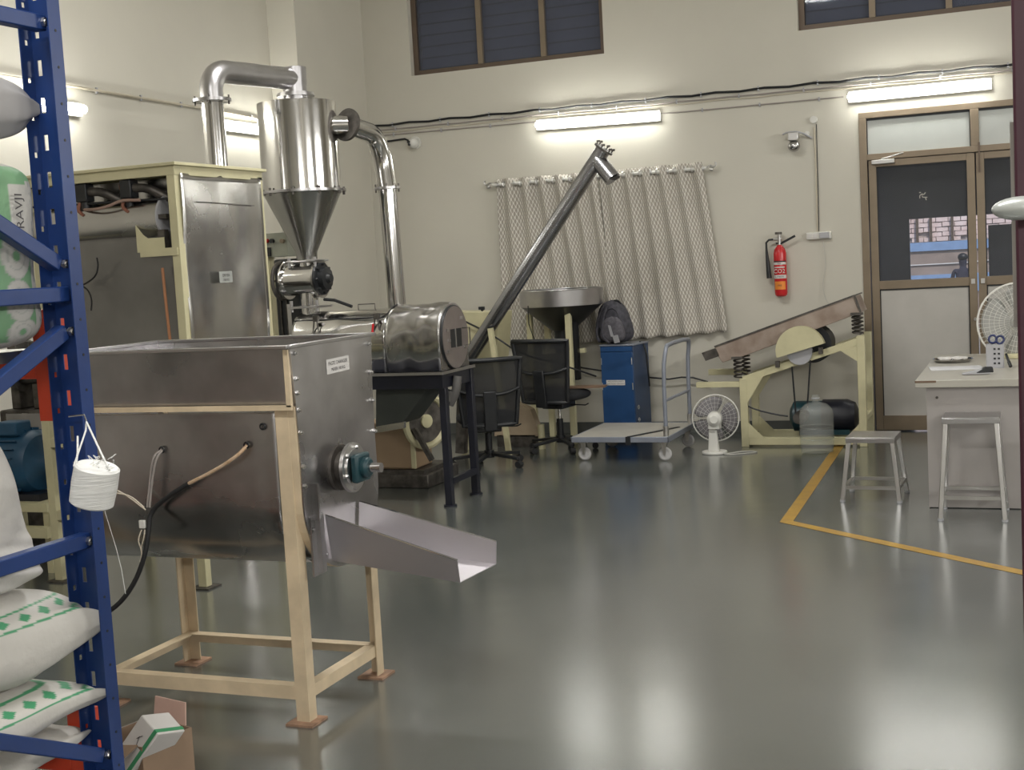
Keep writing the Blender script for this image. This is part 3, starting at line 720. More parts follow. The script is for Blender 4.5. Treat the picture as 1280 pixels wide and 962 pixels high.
part('rim_strip', MB().box(mX0, mX1-.002, mYn-.026, mYn-.012, hz0-.012, hz0+.006).box(mX1-.02, mX1-.001, mYn-.026, mYn-.012, hz0, hz1-.01), CREAMT, mx)
# U trough (front side jacket)
Rt = (mYf-mYn)/2-.03; zc_ = .545+Rt; prof = []
prof = [(yc-Rt-.01, 1.118)] + [(yc-Rt*math.cos(PI*k/20), zc_-Rt*math.sin(PI*k/20)) for k in range(21)] + [(yc+Rt+.01, 1.118)]
def ufn(x0, x1, pr, off=0): return MB().grid(lambda u, v: Vector((x0+(x1-x0)*u, *pr[int(round(v*(len(pr)-1)))])), 24, len(pr)-1)
part('trough', ufn(mX0, mX1-.004, prof), STEELD, mx, solid=.003)
# bulged jacket sheet over the near side
jk = []
for k in range(16):
    a_ = PI*k/30; jk.append((yc-(Rt+.018)*math.cos(a_), zc_-(Rt+.018)*math.sin(a_)))
jk = [(yc-Rt-.022, 1.125), (yc-Rt-.02, 1.11)]+jk
def jfn(u, v):
    i = v*(len(jk)-1); a_ = int(min(i, len(jk)-2)); f_ = i-a_; y = jk[a_][0]*(1-f_)+jk[a_+1][0]*f_; z = jk[a_][1]*(1-f_)+jk[a_+1][1]*f_
    x = (mX0-.03)+(mX1-.085-mX0+.03)*u; bl = .012*math.exp(-((u-.96)/.05)**2)*math.sin(v*5) + .004*noise.noise(Vector((u*5, v*4, 2)))
    return Vector((x, y-.004-bl, z))
part('jacket_sheet', MB().grid(jfn, 50, 34), STEELD, mx, 'dull steel jacket sheet with drilled cable holes', solid=.002)
for px, py in ((202, 562), (308, 556), (328, 533)): part('cable_grommet', MB().torus(P(px, py, Y=3.925), (0, 1, 0), .010, .0035, 12, 6), BLACK, mx)
# right end plate: U shape with bolts
ep = [(mX1, mYn-.018, hz1), (mX1, mYn, hz0), (mX1, mYn+.005, .98)]
ep += [(mX1, yc-(Rt+.028)*math.cos(PI*k/24), zc_-(Rt+.028)*math.sin(PI*k/24)) for k in range(25)]
ep += [(mX1, mYf-.005, .98), (mX1, mYf, hz0), (mX1, mYf+.018, hz1)]
part('end_plate', MB().prism(ep, (.004, 0, 0)), STEELD, mx)
fg = MB(); R2 = Rt+.03
pts = [(mYn-.004, hz0), (mYn-.004, .95)]+[(yc-R2*math.cos(PI*k/24), zc_-R2*math.sin(PI*k/24)) for k in range(1, 12)]
for i in range(len(pts)-1):
    a_, b_ = pts[i], pts[i+1]; d_ = Vector((0, b_[0]-a_[0], b_[1]-a_[1])).normalized(); nrm = Vector((0, -d_.z, d_.y))
    A = Vector((mX1-.03, *a_)); B = Vector((mX1-.03, *b_)); fg.add([A, A+Vector((.028, 0, 0)), B+Vector((.028, 0, 0)), B, A+nrm*.02, A+nrm*.02+Vector((.028, 0, 0)), B+nrm*.02+Vector((.028, 0, 0)), B+nrm*.02],
        [(0, 3, 2, 1), (4, 5, 6, 7), (1, 2, 6, 5), (0, 4, 7, 3), (0, 1, 5, 4), (2, 3, 7, 6)])
part('end_flange', fg, CREAMT, mx, 'curved cream flange round the end plate')
for y, z in [(mYn+.012, zz) for zz in (1.33, 1.24, 1.19, 1.13, 1.05, .93, .86)]+[(mYf-.012, zz) for zz in (1.32, 1.21, 1.10, .98, .84)]+[(yc-R2*.93*math.cos(PI*k/24), zc_-R2*.93*math.sin(PI*k/24)) for k in (3, 7, 10)]:
    part('bolt', MB().cyl((mX1+.003, y, z), (mX1+.012, y, z), .009, n=6).cyl((mX1+.012, y, z), (mX1+.018, y, z), .005, n=8), ALU, mx)
# shaft seal, bearing and shaft
sc = Vector((mX1+.004, 4.20, .885)); ex_ = Vector((1, 0, 0))
part('seal_housing', MB().lathe(sc, ex_, [(0, .085), (.012, .085), (.012, .06), (.05, .06)], 28), DIRTY, mx)
part('seal_flange', MB().lathe(sc+ex_*.05, ex_, [(0, .092), (.014, .092), (.016, .07), (.022, .07)], 28), ALU, mx)
part('bearing_block', MB().cbox(sc+ex_*.09, (.03, .105, .105)).cyl(sc+ex_*.09, sc+ex_*.13, .038), TEAL, mx, 'dark teal bearing block', bevel=.01)
part('shaft', MB().cyl(sc+ex_*.1, sc+ex_*.175, .018), STEELP, mx)
for k in range(6):
    a_ = k*PI/3+.3; q = sc+Vector((.066, .075*math.cos(a_), .075*math.sin(a_))); part('bolt', MB().cyl(q, q+ex_*.012, .008, n=6), ALU, mx)
part('grease_stain', MB().box(mX1+.0041, mX1+.005, 4.19, 4.34, .965, 1.0), DIRTY, mx) if False else None
# label plate
lp = Vector((mX1+.0055, 4.24, 1.262)); tl = R(1); yd = Vector((0, math.cos(tl), math.sin(tl))); zd = Vector((0, -math.sin(tl), math.cos(tl)))
part('label_plate', MB().add([lp-yd*.085-zd*.027, lp+yd*.085-zd*.027, lp+yd*.085+zd*.027, lp-yd*.085+zd*.027], [(0, 1, 2, 3)]), LABEL, mx, 'white printed label')
part('lettering', text_mb('PASTE CHANGER', .0185, lp+zd*.010, yd, zd, .001), INK, mx); part('lettering', text_mb('MIXER 100 KG', .0165, lp-zd*.013, yd, zd, .001), INK, mx)
# discharge chute
CHUTE = mat('satin_chute_steel', (.60, .575, .60), .36, .85, var=.04, scale=3)
n0, f0 = P(425, 638, Y=4.06), P(457, 625, Y=4.32); n0.x = f0.x = mX1+.012; n0.z = f0.z = .735
ne, fe = Vector((-1.875, 4.06, .585)), Vector((-1.825, 4.30, .60))
wn_ = .155; ch = MB(); th = .003
nb, fb = n0+Vector((-.0, .03, -.175)), f0+Vector((0, -.03, -.172)); neb, feb = ne+(nb-n0)*.47, fe+(fb-f0)*.47
part('chute_wall', MB().add([n0, ne, neb, nb], [(0, 3, 2, 1)]), CHUTE, mx, solid=.003, flat=True)
part('chute_wall', MB().add([f0, fe, feb, fb], [(0, 1, 2, 3)]), CHUTE, mx, solid=.003, flat=True)
part('chute_floor', MB().add([nb, neb, feb, fb], [(0, 1, 2, 3)]), CHUTE, mx, solid=.003, flat=True)
part('chute_lip', MB().tube([n0, ne], .003, 6).tube([f0, fe], .003, 6), STEELP, mx)
part('chute_bracket', MB().box(mX1+.004, mX1+.03, 3.99, 4.0, .54, .86).box(mX1+.004, mX1+.012, 3.96, 4.05, .53, .745), STEELD, mx)

# cables on the mixer front
YC = 3.895
cb = thing('mixer_cable', 'thick black cable with split wires hanging on the mixer side', 'cable', P(182, 640, Y=YC-.02))
part('sheath', MB().tube([P(236, 604, Y=YC), P(210, 620, Y=YC), P(187, 640, Y=YC), P(186, 665, Y=YC-.03), P(180, 700, Y=YC-.05), P(165, 735, Y=YC-.06), P(142, 762, Y=YC-.08), P(110, 775, Y=YC-.1)], .009, 10, 2), RUBBER, cb)
part('tan_sleeve', MB().tube([P(309, 557, Y=3.93), P(296, 570, Y=YC), P(270, 587, Y=YC), P(236, 604, Y=YC)], .0065, 8, 2), TAN, cb, 'tan braided wire sleeve')
part('wire', MB().tube([P(202, 562, Y=3.93), P(191, 570, Y=YC), P(188, 595, Y=YC), P(184, 634, Y=YC-.01)], .0042, 8, 2).tube([P(204, 562, Y=3.93), P(195, 572, Y=YC), P(190, 600, Y=YC), P(187, 634, Y=YC-.01)], .0042, 8, 2), CABLEG, cb)
part('wire', MB().tube([P(145, 612, Y=YC-.03), P(160, 620, Y=YC-.02), P(182, 637, Y=YC-.02)], .003, 6, 2).tube([P(145, 616, Y=YC-.03), P(163, 619, Y=YC-.02), P(180, 634, Y=YC-.02)], .003, 6, 2), CABLEC, cb)
part('terminal_block', MB().cbox(P(178, 655, Y=YC-.03), (.024, .012, .03)), WHITEP, cb, bevel=.002)
part('wire', MB().tube([P(177, 662, Y=YC-.03), P(172, 675, Y=YC-.04), P(178, 690, Y=YC-.04), P(175, 702, Y=YC-.04)], .0025, 6, 2).tube([P(181, 662, Y=YC-.03), P(180, 672, Y=YC-.04), P(176, 685, Y=YC-.04), P(179, 702, Y=YC-.04)], .0025, 6, 2), CABLEC, cb)

# ================================================================== CARTON, bottom left
cbx = thing('carton', 'open cardboard box with pink flap on the floor beside the rack', 'box', (-2.69, 3.35, 0), R(-14))
W_, D_, H_ = .21, .20, .16
m = MB(); tt = .004
m.box(-W_/2, W_/2, -D_/2, D_/2, 0, tt); m.box(-W_/2, -W_/2+tt, -D_/2, D_/2, tt, H_); m.box(W_/2-tt, W_/2, -D_/2, D_/2, tt, H_); m.box(-W_/2+tt, W_/2-tt, D_/2-tt, D_/2, tt, H_); m.box(-W_/2+tt, W_/2-tt, -D_/2, -D_/2+tt, tt, H_)
part('carton_body', m, CARD, cbx, local=True)
part('flap', MB().prism([(-W_/2+.02, D_/2, H_), (W_/2-.03, D_/2, H_), (W_/2-.03, D_/2+.006, H_+.075), (-W_/2+.03, D_/2+.006, H_+.075)], (0, .004, 0)), PINK, cbx, 'pink outer flap', local=True)
part('flap', MB().prism([(-W_/2, -D_/2+.01, H_), (-W_/2, D_/2-.01, H_), (-W_/2-.085, D_/2-.03, H_-.05), (-W_/2-.09, -D_/2+.03, H_-.055)], (.002, 0, .004)), LABEL, cbx, 'torn white flap', local=True)
part('flap', MB().prism([(-W_/2+.01, -D_/2, H_), (W_/2-.02, -D_/2, H_), (W_/2-.03, -D_/2-.06, H_-.03), (-W_/2+.03, -D_/2-.06, H_-.03)], (0, .001, .004)), CARD, cbx, local=True)
pk = thing('paper_packet', 'white and green paper packet leaning inside the cardboard box', 'packet', (-2.625, 3.325, .02), R(-14))
Mx = Matrix.Rotation(R(34), 3, 'Y') @ Matrix.Rotation(R(-18), 3, 'X')
part('packet_body', MB().cbox((-.005, -.03, .125), (.09, .13, .17), Mx), LABEL, pk, local=True, bevel=.004)
part('green_band', MB().cbox(Vector((-.005, -.03, .125))+Mx@Vector((.031, 0, 0)), (.014, .1315, .1715), Mx), GREENP, pk, 'green printed edge', local=True)
q = Vector((-.005, -.03, .125))+Mx@Vector((-.01, -.0665, .02)); 
part('pen_mark', MB().beam(q, q+Mx@Vector((.012, 0, .02)), .002, .002).beam(q+Mx@Vector((.012, 0, -.015)), q+Mx@Vector((.004, 0, .012)), .002, .002), INK, pk, local=True)

# ================================================================== DRYER CABINET
dc = thing('dryer_cabinet', 'tall steel machine cabinet with cream frame, behind the mixer', 'machine', (-4.55, 6.0, 0))
dx0, dx1, dy0, dy1, dz = -5.02, -4.03, 5.60, 6.42, 2.2
for x in (dx0, dx1-.05):
    for y in (dy0, dy1-.05):
        L = part('post', MB().box(x, x+.05, y, y+.05, .008, dz-.04), CREAM, dc, bevel=.003)
        part('foot_plate', MB().box(x-.035, x+.085, y-.035, y+.085, 0, .008), DIRTY, L)
part('top_frame', MB().box(dx0-.02, dx1+.02, dy0-.02, dy1+.02, dz-.012, dz+.004).box(dx0, dx1+.002, dy0-.002, dy0+.05, dz-.06, dz-.012).box(dx0, dx1, dy1-.05, dy1+.002, dz-.06, dz-.012).box(dx1-.05, dx1+.002, dy0+.05, dy1-.05, dz-.06, dz-.012).box(dx0-.002, dx0+.05, dy0+.05, dy1-.05, dz-.06, dz-.012), CREAM, dc, bevel=.002)
for z in (.40, .80): part('cross_rail', MB().box(dx0, dx1, dy0+.001, dy0+.049, z-.055, z-.005).box(dx0, dx1, dy1-.05, dy1, z-.055, z-.005).box(dx0, dx0+.05, dy0+.05, dy1-.05, z-.055, z-.005).box(dx1-.05, dx1, dy0+.05, dy1-.05, z-.055, z-.005), CREAM, dc)
def panel(x, y0_, y1_, z0_, z1_, seed, flip=1):
    return MB().grid(lambda u, v: Vector((x+flip*.03*noise.noise(Vector((u*2.2+seed, v*2.6, seed))), y0_+(y1_-y0_)*u, z0_+(z1_-z0_)*v)), 24, 40)
part('side_panel', panel(dx1+.002, dy0+.035, dy1-.035, .78, dz-.05, 3), STEEL, dc, 'rippled stainless side sheet', solid=.002)
part('side_panel', MB().box(dx0, dx0+.003, dy0, dy1, .78, dz-.05), STEEL, dc)
part('back_panel', MB().box(dx0, dx1, dy1-.02, dy1-.017, .78, dz-.05), STEEL, dc)
part('front_panel', MB().grid(lambda u, v: Vector((dx0+.05+(dx1-dx0-.1)*u, dy0+.05+.05*math.sin(PI*(1-v)*.5)*(1)+.01*noise.noise(Vector((u*3, v*3, 1))), .8+(1.86-.8)*v)), 20, 24), mat('dark_mill_sheet', (.22, .215, .21), .36, .9, var=.15, scale=2.5), dc, 'dull grey lower sheet', solid=.002)
part('upper_panel', MB().box(dx0+.05, dx1-.05, dy0+.15, dy0+.154, 2.02, dz-.06), STEEL, dc)
yy = dy0+.10
part('horizontal_duct', MB().cyl((-4.98, yy, 1.935), (-4.16, yy, 1.935), .105, n=36), STEEL, dc)
part('duct_end_plate', MB().cyl((-4.159, yy, 1.935), (-4.148, yy, 1.935), .112, n=36), GREYP, dc)
part('duct_handle', MB().box(-4.155, -4.10, yy-.10, yy-.0, 1.925, 1.948), DIRTY, dc)
part('duct_bracket', MB().prism([(-4.29, dy0-.005, 1.90), (-4.29, dy0-.005, 1.76), (-4.12, dy0-.005, 1.76), (-4.12, dy0-.005, 1.83), (-4.22, dy0-.005, 1.83), (-4.25, dy0-.005, 1.85)], (0, .006, 0)).box(-4.27, -4.04, dy0-.01, dy0+.03, 1.735, 1.775), CREAM, dc)
part('stub', MB().box(-4.16, -4.12, dy0+.0, dy0+.04, 1.775, 1.87), DIRTY, dc)
for xm in (-4.63, -4.345):
    G = part('pneumatic_valve', MB().cbox((xm, yy-.06, 2.09), (.07, .07, .095)).cbox((xm+.005, yy-.06, 2.142), (.05, .05, .02)).cyl((xm, yy-.06, 2.06), (xm, yy-.06, 1.99), .026), BLACK, dc, bevel=.006)
    part('valve_arm', MB().tube([(xm+.03, yy-.06, 2.095), (xm+.11, yy-.05, 2.09), (xm+.20, yy-.0, 2.03)], .024, 10, 1), DIRTY, G)
    part('valve_hose', MB().tube([(xm-.02, yy-.08, 2.04), (xm-.03, yy-.09, 2.0), (xm+.01, yy-.10, 1.975)], .009, 8, 1).cyl((xm-.045, yy-.06, 2.09), (xm-.045, yy-.06, 2.12), .014), mat('copper_fitting', (.28, .12, .08), .5, .4) if xm < -4.5 else bpy.data.materials['copper_fitting'], G)
part('air_hose', MB().tube([P(103, 262, Y=dy0+.03), P(118, 262, Y=dy0-.02), P(135, 258, Y=dy0-.02), P(152, 250, Y=dy0), P(175, 250, Y=dy0+.01)], .008, 8, 2), mat('pinkish_hose', (.30, .20, .16), .6), dc)
part('tie_rod', MB().cyl((-5.0, dy0+.03, 2.04), (-4.08, dy0+.03, 2.025), .006).cyl((-5.0, dy0+.03, 2.14), (-4.2, dy0+.03, 2.15), .003), BLACK, dc)
part('copper_hose', MB().tube([P(203, 335, Y=dy0+.02), P(207, 375, Y=dy0), P(213, 430, Y=dy0)], .008, 8, 1), mat('orange_brown_hose', (.38, .17, .08), .5), dc)
part('cable_tail', MB().tube([P(98, 358, Y=dy0), P(108, 354, Y=dy0-.02), P(120, 345, Y=dy0-.02), P(123, 332, Y=dy0-.02), P(121, 322, Y=dy0-.02)], .0045, 6, 2).tube([P(102, 357, Y=dy0), P(110, 362, Y=dy0-.02), P(115, 374, Y=dy0-.02), P(114, 388, Y=dy0-.02)], .0045, 6, 2), BLACK, dc)
q = P(281, 346, X=dx1+.015); part('rating_label', MB().box(q.x+.006, q.x+.008, q.y-.06, q.y+.06, q.z-.03, q.z+.03), mat('grey_label', (.34, .35, .33), .5), dc)
part('lettering', text_mb('DRYER', .022, (q.x+.0085, q.y, q.z+.008), (0, 1, 0), (0, 0, 1)), INK, dc); part('lettering', text_mb('100 KG', .018, (q.x+.0085, q.y, q.z-.015), (0, 1, 0), (0, 0, 1)), INK, dc)
part('sheet_seam', MB().tube([P(245, 252, X=dx1+.014), P(262, 253, X=dx1+.014), P(318, 257, X=dx1+.014)], .002, 6), DIRTY, dc)
ym = 5.98; mL, mR = P(8, 600, Y=ym), P(72, 600, Y=ym); mz = .60
mt = thing('electric_motor', 'grimy blue electric motor seen under the orange rack beam', 'motor', ((mL.x+mR.x)/2, ym, 0))
part('motor_base', MB().box(mL.x-.1, mR.x+.1, ym-.22, ym+.2, .35, .40).box(mL.x-.1, mR.x+.16, ym-.30, ym-.25, .22, .28), CREAM, mt)
for x in (mL.x-.08, mR.x+.06):
    for y in (ym-.21, ym+.15): part('base_leg', MB().box(x, x+.04, y, y+.04, 0, .35), CREAM, mt)
part('motor_body', MB().lathe((mL.x-.1, ym, mz), (1, 0, 0), [(0, .06), (.02, .17), (.06, .19), (.34, .19), (.38, .16), (.40, .08), (.45, .03)], 32), BLUEM, mt)
fb_ = MB()
for k in range(24): a_ = 2*PI*k/24; fb_.cbox((mL.x+.1, ym+.195*math.cos(a_), mz+.195*math.sin(a_)), (.26, .006, .022), Matrix.Rotation(a_-PI/2, 3, 'X'))
o = part('cooling_fins', fb_, BLUEM, mt); o['kind'] = 'stuff'
part('terminal_box', MB().cbox((mL.x+.14, ym-.06, mz+.21), (.16, .13, .08)), BLUEM, mt, bevel=.01)
part('motor_feet', MB().box(mL.x-.02, mR.x, ym-.16, ym+.16, .40, .44), DNAVY, mt)
gy = 6.3; g0_, g1_ = P(2, 548, Y=gy), P(62, 512, Y=gy)
gb = thing('gearbox_housing', 'dark steel gearbox housing above the blue motor', 'gearbox', ((g0_.x+g1_.x)/2, gy+.1, 0))
part('housing', MB().box(g0_.x, g1_.x, gy, gy+.3, g0_.z-.02, g1_.z), DIRTY, gb, bevel=.012)
part('cover_plate', MB().box(g0_.x+.06, g1_.x-.03, gy-.01, gy, g0_.z, g1_.z-.02), STEELD, gb)
for px in (5, 32): q_ = P(px, 480, Y=gy); part('column', MB().box(q_.x, q_.x+.07, gy+.05, gy+.2, g1_.z, g1_.z+.42), DIRTY, gb, bevel=.008)
part('cross_shaft', MB().cyl((g0_.x, gy+.06, g1_.z+.2), (g1_.x, gy+.06, g1_.z+.2), .045).cyl((g0_.x+.12, gy+.06, g1_.z+.2), (g0_.x+.16, gy+.06, g1_.z+.2), .09), DIRTY, gb)
part('stand', MB().box(g0_.x+.03, g1_.x-.03, gy+.08, gy+.25, 0, g0_.z-.02), DIRTY, gb)
# ================================================================== CYCLONE
cyX, cyY = -4.735, 8.05
cy = thing('cyclone_separator', 'polished steel cyclone separator with cone and curved ducts', 'cyclone', (cyX, cyY, 0))
part('barrel', MB().lathe((cyX, cyY, 2.185), (0, 0, 1), [(0, .272), (.60, .272), (.602, .268)], 64), STEELP, cy)
part('barrel_flange', MB().lathe((cyX, cyY, 2.165), (0, 0, 1), [(0, .305), (.018, .305)], 48), STEELD, cy)
for k in range(10):
    a_ = 2*PI*k/10; part('bolt', MB().cyl((cyX+.29*math.cos(a_), cyY+.29*math.sin(a_), 2.145), (cyX+.29*math.cos(a_), cyY+.29*math.sin(a_), 2.20), .009, n=6), DIRTY, cy)
part('cone', MB().lathe((cyX, cyY, 2.164), (0, 0, -1), [(0, .27), (.41, .075), (.46, .073)], 56), mat('cone_steel', (.40, .40, .39), .22, 1, var=.05, bump=.001, bscale=5), cy)
part('cone_flange', MB().box(cyX-.12, cyX+.12, cyY-.1, cyY+.1, 1.685, 1.70), STEELB, cy, bevel=.01)
TP = 2.78
part('top_flange', MB().lathe((cyX, cyY, 2.83), (0, 0, 1), [(0, .13), (.012, .13), (.013, .125), (.025, .125)], 36), STEELD, cy)
part('top_outlet', MB().cyl((cyX, cyY, TP), (cyX, cyY, 3.03), .083, n=36), STEELB, cy)
el = P(262, 88, Z=2.95); ed = Vector((el.x, el.y, 0))
a0 = Vector((cyX, cyY, 2.95)); dirh = (Vector((el.x, el.y, 2.95))-a0).normalized(); Ln = (Vector((el.x, el.y, 2.95))-a0).length; rb = .13
arc = [a0+dirh*(Ln-rb) + dirh*rb*math.sin(t_) - Vector((0, 0, rb*(1-math.cos(t_)))) for t_ in [PI/2*k/12 for k in range(13)]]
part('elbow_duct', MB().tube([a0+dirh*.02]+arc+[arc[-1]-Vector((0, 0, .06))], .075, 28), STEELB, cy, 'brushed steel elbow duct')
ez = arc[-1].z-.06; exy = arc[-1]
part('duct_flange', MB().lathe((exy.x, exy.y, ez-.012), (0, 0, 1), [(0, .125), (.02, .125)], 28), STEELD, cy)
part('down_duct', MB().cyl((exy.x, exy.y, ez-.01), (exy.x, exy.y, .02), .072, n=32), STEELP, cy); part('duct_foot', MB().cyl((exy.x, exy.y, 0), (exy.x, exy.y, .02), .12), STEELD, cy)
# side inlet and curved duct to the right
s0 = Vector((cyX+.25, cyY+.0, 2.62)); s1 = P(434, 156, Y=cyY+.12); s2 = P(468, 168, Y=8.42); s3 = P(478, 195, Y=8.5); s4 = P(484, 235, Y=8.5); s5 = P(490, 305, Y=8.5); s6 = P(497, 392, Y=8.5)
part('inlet_duct', MB().cyl(s0-Vector((.1, 0, 0)), s1, .065, n=28), STEELP, cy)
dn = (s2-s1).normalized(); part('inlet_flange', MB().lathe(s1-dn*.01, dn, [(0, .115), (.012, .115), (.014, .11), (.028, .11)], 32), DIRTY, cy)
part('curved_duct', MB().tube([s1, s1.lerp(s2, .5), s2, s3, s4], .068, 28, 3), STEELP, cy)
part('duct_flange', MB().lathe(s4-Vector((0, 0, .01)), s4-s6, [(0, .095), (.018, .095)], 28), STEELD, cy)
part('lower_duct', MB().cyl(s4, s6, .066, n=28), STEELP, cy)
for k in range(4):
    a_ = 2*PI*k/4+.4
    part('bolt', MB().cyl(s4+Vector((.082*math.cos(a_), .082*math.sin(a_), -.03)), s4+Vector((.082*math.cos(a_), .082*math.sin(a_), .03)), .006, n=6), DIRTY, cy)
    part('bolt', MB().cyl(Vector((exy.x+.11*math.cos(a_), exy.y+.11*math.sin(a_), ez-.03)), Vector((exy.x+.11*math.cos(a_), exy.y+.11*math.sin(a_), ez+.03)), .006, n=6), DIRTY, cy)
# rotary valve under the cone
rv = thing('rotary_valve', 'round steel rotary valve with black hub under the cyclone cone', 'valve', (cyX, cyY, 1.56)); zv = 1.565
part('neck', MB().cyl((cyX, cyY, 1.60), (cyX, cyY, 1.684), .062, n=24), STEELP, rv)
part('valve_body', MB().lathe((cyX-.17, cyY, zv), (1, 0, 0), [(0, .135), (.012, .135), (.013, .11), (.26, .11), (.262, .135), (.275, .135)], 36), STEELP, rv)
part('hub', MB().lathe((cyX+.105, cyY, zv), (1, 0, 0), [(0, .12), (.01, .12), (.012, .085), (.05, .08), (.055, .04), (.08, .03)], 10), BLACK, rv, 'black hub with bolts')
for k in range(8): a_ = 2*PI*k/8; part('bolt', MB().cyl((cyX+.1, cyY+.10*math.cos(a_), zv+.10*math.sin(a_)), (cyX+.135, cyY+.10*math.cos(a_), zv+.10*math.sin(a_)), .010, n=6), BLACK, rv)
part('outlet_pipe', MB().cyl((cyX, cyY, 1.17), (cyX, cyY, 1.47), .062, n=24), STEELP, rv)
part('outlet_flange', MB().box(cyX-.12, cyX+.12, cyY-.1, cyY+.1, 1.365, 1.38), STEELB, rv)
for sx in (-.105, .10):
    part('clamp_bolt', MB().cyl((cyX+sx, cyY-.08, 1.34), (cyX+sx, cyY-.08, 1.42), .012, n=8).cyl((cyX+sx, cyY-.07, 1.65), (cyX+sx, cyY-.07, 1.72), .012, n=8), STEELB, rv)
part('strap', MB().box(cyX-.135, cyX-.105, cyY-.09, cyY-.085, 1.19, 1.40), ALU, rv)
part('drive_wheel', MB().torus((cyX-.215, cyY, zv), (1, 0, 0), .13, .014, 32, 8).cyl((cyX-.22, cyY, zv), (cyX-.17, cyY, zv), .03).beam((cyX-.215, cyY, zv-.13), (cyX-.215, cyY, zv+.13), .02, .012).beam((cyX-.215, cyY-.13, zv), (cyX-.215, cyY+.13, zv), .02, .012), DIRTY, rv)
part('handle_lever', MB().tube([P(405, 374, Y=cyY-.12), P(418, 375, Y=cyY-.12), P(440, 383, Y=cyY-.12)], .011, 8), BLACK, rv)
bg_ = thing('belt_guard', 'black belt guard behind the cream cabinet post', 'guard', (-5.03, 8.15, 0))
part('guard_cover', MB().box(-5.11, -4.90, 8.20, 8.32, .9, 1.72), BLACK, bg_, bevel=.02); part('guard_leg', MB().box(-5.08, -5.04, 8.22, 8.30, 0, .9).box(-4.98, -4.94, 8.22, 8.30, 0, .9), BLACK, bg_)
part('rib', MB().box(-5.07, -5.06, 8.19, 8.2, .95, 1.65).box(-5.02, -5.01, 8.19, 8.2, .95, 1.65), DIRTY, bg_)
cp = thing('control_panel', 'pale grey control panel with knobs and switch behind the cabinet post', 'control panel', (-5.1, 8.45, 1.4))
q0, q1 = P(329, 322, Y=8.4), P(358, 290, Y=8.4)
part('enclosure', MB().box(q0.x-.06, q1.x, 8.4, 8.55, q0.z, q1.z), mat('grey_green_enamel', (.30, .31, .25), .5), cp, bevel=.004)
for i, (px, c) in enumerate(((331, RED), (334.5, RED), (341, BLACK), (354, BRONZE))): q = P(px, 301, Y=8.4); part('knob', MB().cyl((q.x, 8.375, q.z), (q.x, 8.4, q.z), .016, n=14), c, cp)
q = P(335.5, 317, Y=8.4); part('main_switch', MB().box(q.x-.025, q.x+.025, 8.385, 8.4, q.z-.02, q.z+.045), BLACK, cp)
part('pedestal', MB().box(q0.x-.04, q0.x+.02, 8.45, 8.52, 0, q0.z), CREAM, cp)

# ================================================================== DRUM SIFTER
dm = thing('drum_sifter', 'stainless steel drum sifter with round end door on a dark table', 'machine', (-4.3, 8.07, 0))
Dr = .228; dzc = 1.128; X0, X1 = -4.80, -3.655; XS = -4.06
def sec(r, n=20, zb_=.912):  # arch section: semicircle above, straight sides below
    return [(8.07-r, zb_)] + [(8.07-r*math.cos(PI*k/n), dzc+r*math.sin(PI*k/n)) for k in range(n+1)] + [(8.07+r, zb_)]
def arch(x0, x1, r, nx=20, dent=0, n=28):
    pr = sec(r, n)
    return MB().grid(lambda u, v: Vector((x0+(x1-x0)*u, pr[int(round(v*(len(pr)-1)))][0]+dent*noise.noise(Vector((u*4, v*7, x0))), pr[int(round(v*(len(pr)-1)))][1]+dent*noise.noise(Vector((u*4+9, v*7, x0))))), nx, len(pr)-1)
part('drum_body', arch(XS, X1, Dr, 20, .012), STEEL, dm, 'dented steel drum body', solid=.002)
part('drum_cover', arch(X0, XS-.005, Dr-.018, 30, .006), STEELP, dm, 'shiny hinged drum cover', solid=.002)
part('left_end', MB().prism([(X0, *q) for q in sec(Dr-.018)], (.004, 0, 0)), STEEL, dm)
part('neck_plate', MB().lathe((-4.87, 8.05, 1.02), (1, 0, 0), [(0, .19), (.06, .19)], 32), STEELP, dm)
# seam line with the step
seam = [P(390, 411, Y=7.845), P(420, 402, Y=7.845), P(480, 400, Y=7.842), P(503, 398, Y=7.84)]
zz_ = dzc+.155; sm = MB().tube([(X0+.0, 8.07-math.sqrt((Dr-.016)**2-.155**2)-.002, zz_), (XS-.06, 8.07-math.sqrt((Dr-.016)**2-.155**2)-.002, zz_), (XS-.02, 8.07-math.sqrt((Dr-.01)**2-.17**2)-.004, dzc+.17), (XS, 8.07-.06, dzc+.225), (XS, 8.07, dzc+.232)], .004, 6)
part('cover_seam', sm, BLACK, dm)
part('end_plate', MB().prism([(X1, *q) for q in sec(Dr)], (.004, 0, 0)), STEELD, dm)
part('end_gasket', MB().torus((X1+.008, 8.07, dzc-.005), (1, 0, 0), .212, .008, 40, 8), BLACK, dm)
dd = part('end_door', MB().lathe((X1+.006, 8.07, dzc-.005), (1, 0, 0), [(0, .21), (.012, .21)], 48), mat('door_steel', (.34, .30, .29), .4, .8, var=.1), dm, 'round brownish end door')
zq = dzc-.01
part('window_opening', MB().box(X1+.018, X1+.0195, 7.985, 8.165, zq-.062, zq+.062), BLACK, dd); part('window_bar', MB().box(X1+.02, X1+.024, 8.055, 8.068, zq-.065, zq+.065), ALU, dd)
part('door_handle', MB().tube([(X1+.02, 8.175, zq+.06), (X1+.05, 8.175, zq+.06), (X1+.05, 8.235, zq+.06), (X1+.05, 8.235, zq-.055), (X1+.02, 8.20, zq-.06)], .004, 8), DIRTY, dd)
for yk, zk in ((7.93, .05), (7.95, -.02), (7.93, -.09), (8.17, .12), (8.20, -.08)): part('clip', MB().cbox((X1+.022, yk, dzc+zk), (.012, .03, .02)), STEELD, dd)
